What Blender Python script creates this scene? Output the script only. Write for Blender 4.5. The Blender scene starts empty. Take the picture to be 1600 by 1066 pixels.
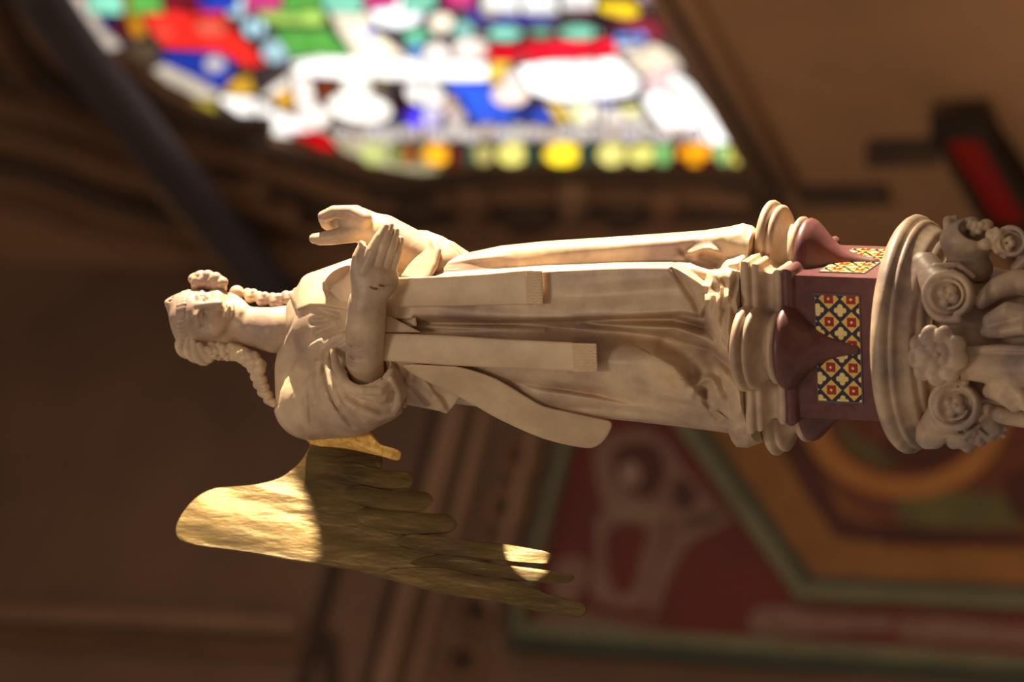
import bpy, bmesh, math, random
import numpy as np
from mathutils import Vector
random.seed(7); RNG = np.random.default_rng(7)
SC = bpy.context.scene
COL = SC.collection

# ------------------------------------------------------------------ camera
# a long lens looks up at the figure; the camera is held on its side (and a little skew)
ELEV, ROLL, FPX, DIST = math.radians(22), math.radians(2.5), 7000.0, 7.0
FWD = np.array([0, math.cos(ELEV), math.sin(ELEV)])
_R0 = np.array([1.0, 0, 0]); _U0 = np.array([0, -math.sin(ELEV), math.cos(ELEV)])
RGT = math.cos(ROLL) * _R0 + math.sin(ROLL) * _U0
UPV = -math.sin(ROLL) * _R0 + math.cos(ROLL) * _U0
CAM = np.array([0, 0, 1.6]) - np.array([0.0, DIST * math.cos(ELEV), 0])
cam_data = bpy.data.cameras.new('camera'); cam = bpy.data.objects.new('camera', cam_data); COL.objects.link(cam)
from mathutils import Matrix
_m = np.eye(4); _m[:3, 0] = -UPV; _m[:3, 1] = RGT; _m[:3, 2] = -FWD; _m[:3, 3] = CAM
cam.matrix_world = Matrix(_m.tolist())
cam_data.sensor_width = 36; cam_data.lens = 36 * FPX / 1600; cam_data.clip_end = 100
cam_data.dof.use_dof = True; cam_data.dof.focus_distance = 6.9; cam_data.dof.aperture_fstop = 3.2
SC.camera = cam

# ------------------------------------------------------------------ light
SC.view_settings.view_transform = 'Standard'; SC.view_settings.look = 'None'
SC.view_settings.gamma = 1; SC.view_settings.use_curve_mapping = False
SC.view_settings.exposure = 0.0
world = bpy.data.worlds.new('world'); SC.world = world; world.use_nodes = True
world.node_tree.nodes['Background'].inputs[0].default_value = (1.0, 0.79, 0.60, 1)
world.node_tree.nodes['Background'].inputs[1].default_value = 0.28

def light(name, kind, loc, target, energy, color, size=0.1, angle=None, blend=0.3):
    d = bpy.data.lights.new(name, kind); o = bpy.data.objects.new(name, d); COL.objects.link(o)
    o.location = loc; v = Vector(target) - Vector(loc); o.rotation_euler = v.to_track_quat('-Z', 'Y').to_euler()
    d.energy = energy; d.color = color
    if kind == 'SPOT': d.spot_size = math.radians(angle); d.spot_blend = blend; d.shadow_soft_size = size
    if kind == 'AREA': d.size = size
    return o
ZT = 1.6 + DIST * math.sin(ELEV)
# spotlight high on the right wall, a second one for the wing, an added front fill and an added fill that brightens the right wall
light('spot_light', 'SPOT', (3.3, 0.42, ZT + 0.9), (0.02, -0.05, ZT), 2900, (1.0, 0.84, 0.58), 0.03, 24)
light('front_fill_light', 'AREA', (-0.5, -5.0, ZT + 2.6), (0, 0, ZT), 54, (1.0, 0.82, 0.64), 1.1)
light('wall_fill_light', 'AREA', (-0.5, 6.0, ZT + 1.0), (1.6, 10.5, ZT + 1.0), 45, (1.0, 0.78, 0.55), 0.8)

# ------------------------------------------------------------------ helpers: space
def at(x, y, t):
    """point seen at photo pixel (x, y), t mm in front of the column's axis"""
    d = FWD * FPX + RGT * (533 - y) + UPV * (800 - x)
    return CAM + d * ((-t / 1000 - CAM[1]) / d[1])
def pts_photo(P):
    """sculpting frame (x, y, d) in mm, d towards the viewer -> metres in the room"""
    P = np.asarray(P, float); k = (FPX - P[:, 2]) / 1000
    return CAM + k[:, None] * (FWD + RGT * ((533 - P[:, 1]) / FPX)[:, None] + UPV * ((800 - P[:, 0]) / FPX)[:, None])
def photo(w):
    v = np.asarray(w) - CAM; dep = v @ FWD
    return 800 - FPX * (v @ UPV) / dep, 533 - FPX * (v @ RGT) / dep, FPX - dep * 1000
AX = at(1300, 517, 0)[0]
_w = at(352, 815, -12); _az, _el = math.radians(36), math.radians(27)
light('wing_spot_light', 'SPOT', _w + 3.6 * np.array([math.cos(_el) * math.cos(_az), -math.cos(_el) * math.sin(_az), math.sin(_el)]), _w, 2100, (1.0, 0.86, 0.60), 0.012, 4.4, 0.15)
_w2 = at(818, 854, 7)
light('feather_spot_light', 'SPOT', _w2 + 3.6 * np.array([math.cos(_el) * math.cos(_az), -math.cos(_el) * math.sin(_az), math.sin(_el)]), _w2, 4200, (1.0, 0.86, 0.62), 0.006, 1.0, 0.1)  # added spot, aimed to make the lit patch on a single feather
_a = photo([AX, 0, ZT - 0.4]); _b = photo([AX, 0, ZT + 0.4])
LEAN = (_a[2] - _b[2]) / (_a[0] - _b[0]); LEAN0 = _a[2] - LEAN * _a[0]
def dax(x): return LEAN0 + LEAN * np.asarray(x, float)      # depth of the column's axis

# ------------------------------------------------------------------ helpers: objects
def tag(o, label=None, cat=None, group=None, kind=None):
    if label: o['label'] = label
    if cat: o['category'] = cat
    if group: o['group'] = group
    if kind: o['kind'] = kind
    return o
def empty(name, loc, label, cat, group=None):
    o = bpy.data.objects.new(name, None); COL.objects.link(o); o.location = tuple(loc); o.empty_display_size = 0.05
    return tag(o, label, cat, group)
def root_loc(p):
    l = Vector((0, 0, 0))
    while p is not None: l = l + p.location; p = p.parent
    return np.array(l)
def mesh(name, V, Fs, mat, parent=None, smooth=True, label=None, auto=None):
    V = np.asarray(V, float)
    c = (V.min(0) + V.max(0)) / 2
    me = bpy.data.meshes.new(name)
    if isinstance(Fs, np.ndarray):
        n, k = Fs.shape
        me.vertices.add(len(V)); me.vertices.foreach_set('co', (V - c).astype(np.float32).ravel())
        me.loops.add(n * k); me.loops.foreach_set('vertex_index', Fs.astype(np.int32).ravel())
        me.polygons.add(n); me.polygons.foreach_set('loop_start', np.arange(0, n * k, k, dtype=np.int32))
        me.update(calc_edges=True); me.validate()
    else:
        me.from_pydata((V - c).tolist(), [], [list(map(int, f)) for f in Fs]); me.update()
    if smooth: me.polygons.foreach_set('use_smooth', [True] * len(me.polygons))
    if smooth and auto: me.set_sharp_from_angle(angle=math.radians(auto))
    me.materials.append(mat)
    o = bpy.data.objects.new(name, me); COL.objects.link(o)
    o.parent = parent; o.location = tuple(c - root_loc(parent))
    if label: o['label'] = label
    return o
def fix_normals(o):
    bm = bmesh.new(); bm.from_mesh(o.data); bmesh.ops.recalc_face_normals(bm, faces=bm.faces); bm.to_mesh(o.data); bm.free()
    return o
def loft(rings, closed=True, cap=True):
    """rings: list of (n,3) arrays -> V, F"""
    R = np.array(rings); m, n = R.shape[:2]; V = R.reshape(-1, 3); Fq = []
    for i in range(m - 1):
        for j in range(n if closed else n - 1):
            k = (j + 1) % n
            Fq.append([i * n + j, i * n + k, (i + 1) * n + k, (i + 1) * n + j])
    if cap and closed:
        Fq.append(list(range(n))[::-1]); Fq.append([(m - 1) * n + j for j in range(n)])
    return V, Fq
def tube(path, r, n=10, closed=False):
    P = np.asarray(path, float); m = len(P); r = np.broadcast_to(np.asarray(r, float), (m,))
    T = np.gradient(P, axis=0); T /= np.linalg.norm(T, axis=1)[:, None] + 1e-12
    a = np.cross(T[0], [0.31, 0.22, 0.92]); a /= np.linalg.norm(a); rings = []
    for i in range(m):
        a = a - T[i] * (a @ T[i]); a /= np.linalg.norm(a); b = np.cross(T[i], a)
        th = np.arange(n) * 2 * math.pi / n
        rings.append(P[i] + r[i] * (np.cos(th)[:, None] * a + np.sin(th)[:, None] * b))
    return loft(rings)
def prism(poly, nrm, th, bevel=0.0):
    """flat polygon (world points, in a plane) with thickness th along nrm; top edge bevelled"""
    P = np.asarray(poly, float); nrm = np.asarray(nrm, float); n = len(P)
    if bevel:
        c = P.mean(0); q = P + (c - P) * (bevel / (np.linalg.norm(c - P, axis=1)[:, None] + 1e-9))
        rings = [P, P + nrm * (th - bevel), q + nrm * th]
    else: rings = [P, P + nrm * th]
    return loft(rings)
def join(parts):
    V = []; Fa = []; k = 0
    for v, f in parts:
        V.append(np.asarray(v)); Fa += [[int(i) + k for i in q] for q in f]; k += len(v)
    return np.concatenate(V), Fa
def smooth_poly(P, n=4, closed=True):
    """Catmull-Rom refinement of a polyline"""
    P = np.asarray(P, float); m = len(P); out = []
    for i in range(m if closed else m - 1):
        p0, p1, p2, p3 = (P[(i - 1) % m] if closed or i > 0 else P[i]), P[i], P[(i + 1) % m], (P[(i + 2) % m] if closed or i + 2 < m else P[i + 1])
        for k in range(n):
            t = k / n
            out.append(0.5 * (2 * p1 + (p2 - p0) * t + (2 * p0 - 5 * p1 + 4 * p2 - p3) * t * t + (3 * p1 - p0 - 3 * p2 + p3) * t ** 3))
    if not closed: out.append(P[-1])
    return np.array(out)

# ------------------------------------------------------------------ helpers: distance-field sculpting
class Field:
    """a block of clay in the sculpting frame: axes x (down the figure), y (to its right arm), e (towards the viewer from the leaning axis)"""
    def __init__(s, lo, hi, h):
        s.lo = np.array(lo, float); s.h = h
        s.n = np.ceil((np.array(hi, float) - s.lo) / h).astype(int) + 1
        s.ax = [s.lo[i] + h * np.arange(s.n[i]) for i in range(3)]
        s.f = np.full(s.n, 30.0, np.float32)
    def box(s, lo, hi):
        sl = []
        for i in range(3):
            a = max(0, int((lo[i] - s.lo[i]) / s.h)); b = min(s.n[i], int((hi[i] - s.lo[i]) / s.h) + 2)
            if b <= a: return None
            sl.append(slice(a, b))
        X = s.ax[0][sl[0]][:, None, None].astype(np.float32); Y = s.ax[1][sl[1]][None, :, None].astype(np.float32)
        E = s.ax[2][sl[2]][None, None, :].astype(np.float32)
        return tuple(sl), X, Y, E
    def put(s, sl, g, k, op):
        f = s.f[sl]
        if op == '-': s.f[sl] = -smin(-f, g, k)
        elif op == '&': s.f[sl] = -smin(-f, -g, k)
        else: s.f[sl] = smin(f, g, k)
    def chain(s, pts, k=5, op='+', flat=None):
        """round tube through (x, y, e, r) points"""
        P = np.array(pts, np.float32); pad = P[:, 3].max() + k + 3 * s.h
        b = s.box(P[:, :3].min(0) - pad, P[:, :3].max(0) + pad)
        if b is None: return
        sl, X, Y, E = b
        g = None; L = np.float32(LEAN)
        D = E + L * X
        Q = P.copy(); Q[:, 2] += L * P[:, 0]
        if len(Q) == 1: Q = np.concatenate([Q, Q + np.array([[0.01, 0, 0, 0]], np.float32)])
        for i in range(len(Q) - 1):
            a, c = Q[i], Q[i + 1]; v = c[:3] - a[:3]; vv = float(v @ v) + 1e-9
            px, py, pd = X - a[0], Y - a[1], D - a[2]
            t = np.clip((px * v[0] + py * v[1] + pd * v[2]) / vv, 0, 1)
            g1 = np.sqrt((px - t * v[0]) ** 2 + (py - t * v[1]) ** 2 + (pd - t * v[2]) ** 2) - (a[3] + t * (c[3] - a[3]))
            g = g1 if g is None else np.minimum(g, g1)
        s.put(sl, g, k, op)
    def ell(s, c, rad, k=5, op='+', M=None):
        """ellipsoid; M rows = its axes in (x, y, d)"""
        R = max(rad) + k + 3 * s.h
        b = s.box([c[0] - R, c[1] - R, c[2] - 1.5 * R], [c[0] + R, c[1] + R, c[2] + 1.5 * R])
        if b is None: return
        sl, X, Y, E = b; L = np.float32(LEAN)
        px, py, pd = X - c[0], Y - c[1], (E - c[2]) + L * (X - c[0])
        M = np.eye(3) if M is None else M
        q = [(px * M[i][0] + py * M[i][1] + pd * M[i][2]) / rad[i] for i in range(3)]
        q0 = np.sqrt(q[0] ** 2 + q[1] ** 2 + q[2] ** 2)
        q1 = np.sqrt((q[0] / rad[0]) ** 2 + (q[1] / rad[1]) ** 2 + (q[2] / rad[2]) ** 2)
        s.put(sl, (q0 * (q0 - 1) / (q1 + 1e-6)).astype(np.float32), k, op)
    def slab(s, poly, e0, th, k=3, op='+', rnd=2.0):
        """plate with outline poly (x, y); e0(x, y) is its middle, th its thickness"""
        poly = np.asarray(poly, float); pad = k + 3 * s.h + 2
        b = s.box([poly[:, 0].min() - pad, poly[:, 1].min() - pad, -1e4], [poly[:, 0].max() + pad, poly[:, 1].max() + pad, 1e4])
        if b is None: return
        sl, X, Y, E = b
        p2 = poly_sd(poly, X[:, :, 0], Y[:, :, 0])[:, :, None].astype(np.float32) + rnd
        ez = np.asarray(e0(X, Y) if callable(e0) else e0, np.float32)
        q = np.abs(E - ez) * 0.93 - th / 2 + rnd
        g = np.sqrt(np.maximum(p2, 0) ** 2 + np.maximum(q, 0) ** 2) + np.minimum(np.maximum(p2, q), 0) - rnd
        s.put(sl, g.astype(np.float32), k, op)
    def plane(s, p, n, k=3):
        """keep what lies behind the plane through p (x, y, e) with outward normal n"""
        X, Y, E = s.ax[0][:, None, None], s.ax[1][None, :, None], s.ax[2][None, None, :]
        g = ((X - p[0]) * n[0] + (Y - p[1]) * n[1] + (E - p[2] + LEAN * (X - p[0])) * n[2]).astype(np.float32)
        s.f = -smin(-s.f, -g, k)
    def build(s, name, mat, parent=None, label=None, noise=0):
        if noise: s.f = s.f + noise
        V, Fq = surface_nets(s.f); V = s.lo + V * s.h
        V[:, 2] += dax(V[:, 0])
        return mesh(name, pts_photo(V), Fq, mat, parent, True, label)
def smin(a, b, k):
    if k <= 0: return np.minimum(a, b)
    h = np.maximum(k - np.abs(a - b), 0) / k
    return np.minimum(a, b) - h * h * (k * 0.25)
def seg_d(X, Y, pts):
    """distance, signed side and arc position to a polyline in 2D"""
    best = np.full(np.broadcast(X, Y).shape, 1e9); side = np.zeros_like(best); hh = np.zeros_like(best)
    pts = np.asarray(pts, float)
    for i in range(len(pts) - 1):
        a, c = pts[i], pts[i + 1]; v = c[:2] - a[:2]; vv = v @ v + 1e-9
        px, py = X - a[0], Y - a[1]; t = np.clip((px * v[0] + py * v[1]) / vv, 0, 1)
        d = np.hypot(px - t * v[0], py - t * v[1]); m = d < best
        best = np.where(m, d, best); side = np.where(m, np.sign(v[0] * py - v[1] * px), side)
        if pts.shape[1] > 2: hh = np.where(m, a[2] + t * (c[2] - a[2]), hh)
    return best, side, hh
def poly_sd(poly, X, Y):
    X, Y = np.broadcast_arrays(X, Y)
    d, _, _ = seg_d(X, Y, np.concatenate([poly[:, :2], poly[:1, :2]]))
    ins = np.zeros(X.shape, bool); n = len(poly)
    for i in range(n):
        x0, y0 = poly[i][:2]; x1, y1 = poly[(i + 1) % n][:2]
        if y0 == y1: continue
        c = ((y0 > Y) != (y1 > Y)) & (X < (x1 - x0) * (Y - y0) / (y1 - y0) + x0)
        ins ^= c
    return np.where(ins, -d, d)
def surface_nets(f):
    s = f < 0; nx, ny, nz = f.shape
    cnt = np.zeros((nx - 1, ny - 1, nz - 1), np.uint8)
    for i in (0, 1):
        for j in (0, 1):
            for k in (0, 1): cnt += s[i:nx - 1 + i, j:ny - 1 + j, k:nz - 1 + k]
    C = np.argwhere((cnt > 0) & (cnt < 8)); idx = np.full(cnt.shape, -1, np.int32); idx[tuple(C.T)] = np.arange(len(C))
    acc = np.zeros((len(C), 3)); num = np.zeros(len(C))
    cs = [(i, j, k) for i in (0, 1) for j in (0, 1) for k in (0, 1)]
    val = {c: f[C[:, 0] + c[0], C[:, 1] + c[1], C[:, 2] + c[2]] for c in cs}
    for a in cs:
        for ax in range(3):
            if a[ax]: continue
            b = list(a); b[ax] = 1; b = tuple(b); va, vb = val[a], val[b]; m = (va < 0) != (vb < 0)
            t = np.where(m, va / np.where(m, va - vb, 1), 0)
            for q in range(3): acc[:, q] += np.where(m, a[q] + (t if q == ax else 0), 0)
            num += m
    V = C + acc / num[:, None]; F4 = []
    for ax in range(3):
        A = [slice(1, -1)] * 3; B = [slice(1, -1)] * 3
        A[ax] = slice(0, f.shape[ax] - 1); B[ax] = slice(1, f.shape[ax])
        sa, sb = s[tuple(A)], s[tuple(B)]; E = np.argwhere(sa != sb); flip = sb[tuple(E.T)]
        off = np.array([1, 1, 1]); off[ax] = 0; E = E + off
        u, v = [(1, 2), (2, 0), (0, 1)][ax]; q = []
        for du, dv in ((-1, -1), (0, -1), (0, 0), (-1, 0)):
            c = E.copy(); c[:, u] += du; c[:, v] += dv; q.append(idx[c[:, 0], c[:, 1], c[:, 2]])
        q = np.stack(q, 1); q[flip] = q[flip][:, ::-1]; F4.append(q)
    F4 = np.concatenate(F4); F4 = F4[(F4 >= 0).all(1)]
    return V, F4[:, ::-1].copy()      # the frame is left-handed

# ------------------------------------------------------------------ materials
def srgb(c):
    return tuple(((v / 255) / 12.92 if v / 255 <= 0.04045 else ((v / 255 + 0.055) / 1.055) ** 2.4) for v in c) + (1,)
def material(name, c1, c2=None, rough=0.6, scale=6.0, bump=0.0, bscale=40.0, metal=0.0, c3=None, stretch=None, spec=0.5, detail=5.0, sss=0.0):
    m = bpy.data.materials.new(name); m.use_nodes = True; nt = m.node_tree; N = nt.nodes; L = nt.links
    b = N['Principled BSDF']; b.inputs['Roughness'].default_value = rough; b.inputs['Metallic'].default_value = metal
    b.inputs['Specular IOR Level'].default_value = spec
    if sss:
        b.inputs['Subsurface Weight'].default_value = sss; b.inputs['Subsurface Radius'].default_value = (0.02, 0.010, 0.005); b.inputs['Subsurface Scale'].default_value = 0.4
    g = N.new('ShaderNodeNewGeometry'); mp = N.new('ShaderNodeMapping'); L.new(g.outputs['Position'], mp.inputs[0])
    if stretch: mp.inputs['Scale'].default_value = stretch
    if c2 is None: b.inputs['Base Color'].default_value = c1
    else:
        n = N.new('ShaderNodeTexNoise'); n.inputs['Scale'].default_value = scale; n.inputs['Detail'].default_value = detail; n.inputs['Roughness'].default_value = 0.6
        L.new(mp.outputs[0], n.inputs['Vector'])
        r = N.new('ShaderNodeValToRGB'); L.new(n.outputs['Fac'], r.inputs[0]); L.new(r.outputs[0], b.inputs['Base Color'])
        e = r.color_ramp.elements; e[0].position = 0.36; e[0].color = c1; e[1].position = 0.64; e[1].color = c2
        if c3: q = e.new(0.75); q.color = c3
    if bump:
        n2 = N.new('ShaderNodeTexNoise'); n2.inputs['Scale'].default_value = bscale; n2.inputs['Detail'].default_value = 6; L.new(mp.outputs[0], n2.inputs['Vector'])
        bp = N.new('ShaderNodeBump'); bp.inputs['Strength'].default_value = bump; bp.inputs['Distance'].default_value = 0.004
        L.new(n2.outputs['Fac'], bp.inputs['Height']); L.new(bp.outputs[0], b.inputs['Normal'])
    return m
def glow(name, c, k):
    m = bpy.data.materials.new(name); m.use_nodes = True; nt = m.node_tree; N = nt.nodes; L = nt.links
    b = N['Principled BSDF']; b.inputs['Base Color'].default_value = (c[0] * .3, c[1] * .3, c[2] * .3, 1); b.inputs['Roughness'].default_value = 0.3
    g = N.new('ShaderNodeNewGeometry'); n = N.new('ShaderNodeTexNoise'); n.inputs['Scale'].default_value = 9; L.new(g.outputs['Position'], n.inputs['Vector'])
    mr = N.new('ShaderNodeMapRange'); mr.inputs['From Min'].default_value = .3; mr.inputs['From Max'].default_value = .7
    mr.inputs['To Min'].default_value = k * .7; mr.inputs['To Max'].default_value = k * 1.3
    L.new(n.outputs['Fac'], mr.inputs['Value']); L.new(mr.outputs[0], b.inputs['Emission Strength'])
    b.inputs['Emission Color'].default_value = c
    return m
MARBLE = material('marble', srgb((166, 138, 122)), srgb((222, 194, 158)), 0.42, 9, 0.12, 90, c3=srgb((214, 170, 120)), sss=0.06)
STOLE = material('stole_marble', srgb((198, 170, 136)), srgb((224, 196, 158)), 0.45, 12, 0.10, 90, sss=0.06)
MARBLE2 = material('column_marble', srgb((150, 128, 120)), srgb((212, 184, 150)), 0.45, 12, 0.15, 70, c3=srgb((200, 160, 112)))
PORPHYRY = material('purple_stone', srgb((96, 56, 58)), srgb((112, 68, 66)), 0.4, 60, 0.05, 120)
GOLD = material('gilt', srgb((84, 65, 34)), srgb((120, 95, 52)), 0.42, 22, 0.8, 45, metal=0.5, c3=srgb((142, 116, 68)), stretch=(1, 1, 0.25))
GILT_LIT = material('lit_gilt', srgb((196, 146, 60)), srgb((222, 176, 88)), 0.45, 60, 0.7, 70, metal=0.35)  # gilt with the light on the root flap put into its colour
STONE = material('brown_stone', srgb((100, 68, 47)), srgb((126, 88, 60)), 0.85, 1.6, 0.2, 14)
STONE_D = material('dark_stone', srgb((56, 39, 29)), srgb((74, 53, 39)), 0.85, 1.6, 0.2, 14)  # darker tone of the brown stone
STONE_L = material('pale_stone', srgb((124, 92, 68)), srgb((148, 112, 84)), 0.85, 1.6, 0.2, 14)
STONE_R = material('wall_stone', srgb((128, 92, 62)), srgb((146, 106, 74)), 0.9, 1.2, 0.2, 10)

# ================================================================== the church behind: a corner of two walls
def ray(x, y): return FWD * FPX + RGT * (533 - y) + UPV * (800 - x)
CORNER = CAM + ray(800, 440) * (18.0 / FPX)
DB = np.array([-math.cos(math.radians(30)), -math.sin(math.radians(30)), 0])     # along the back wall, to the left
DR = np.array([math.sin(math.radians(30)), -math.cos(math.radians(30)), 0])      # along the right wall, towards us
NB, NR = DR.copy(), DB.copy()                                                    # inward normals
ZV = np.array([0, 0, 1.0])
def hit(x, y, n, off=0.0):
    r = ray(x, y); p0 = CORNER + n * off
    return CAM + r * (((p0 - CAM) @ n) / (r @ n))
def wb(P, off=0.0): return np.array([hit(p[0], p[1], NB, off) for p in P])
def wr(P, off=0.0): return np.array([hit(p[0], p[1], NR, off) for p in P])
C0 = np.array([CORNER[0], CORNER[1], 0])
floor = mesh('floor', [C0 + DB * 7 + DR * 0, C0, C0 + DR * 22, C0 + DB * 7 + DR * 22], [[0, 1, 2, 3]], STONE, None, False); floor['kind'] = 'structure'
floor.location.z = 0
HT = 13.0
w = mesh('wall_back', *join([prism([C0, C0 + DB * 7, C0 + DB * 7 + ZV * HT, C0 + ZV * HT], -NB, 0.3)]), material('plaster', srgb((98, 71, 55)), srgb((122, 91, 70)), 0.9, 0.9, 0.15, 8), None, False); w['kind'] = 'structure'; fix_normals(w)

# right wall with the window opening cut out
WIN = [(1176, 268), (1100, 264), (1000, 262), (900, 261), (800, 262), (700, 268), (640, 274), (590, 272), (540, 260), (500, 246), (440, 226), (380, 206), (320, 180), (260, 146), (205, 108), (160, 88), (116, 50), (84, 4), (60, -60),
       (40, -130), (60, -230), (160, -330), (300, -380), (500, -390), (700, -400), (950, -400), (944, -80), (1018, 0), (1095, 130)]
WIN[-3:] = [(748, -400), (1015, 0), (1095, 128)]
def wall_hole():
    bm = bmesh.new()
    out = [C0, C0 + DR * 7, C0 + DR * 7 + ZV * HT, C0 + ZV * HT]
    hole = list(wr(WIN)); ed = []
    for loop in (out, hole):
        vs = [bm.verts.new(tuple(p)) for p in loop]
        ed += [bm.edges.new((vs[i], vs[(i + 1) % len(vs)])) for i in range(len(vs))]
    bmesh.ops.triangle_fill(bm, edges=ed, use_beauty=True)
    r = bmesh.ops.extrude_face_region(bm, geom=bm.faces[:])
    for v in r['geom']:
        if isinstance(v, bmesh.types.BMVert): v.co -= Vector(NR * 0.3)
    bmesh.ops.recalc_face_normals(bm, faces=bm.faces)
    V = [v.co[:] for v in bm.verts]; bm.verts.index_update()
    Fq = [[v.index for v in f.verts] for f in bm.faces]; bm.free()
    return V, Fq
w = mesh('wall_right', *wall_hole(), STONE_R, None, False); w['kind'] = 'structure'

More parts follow.
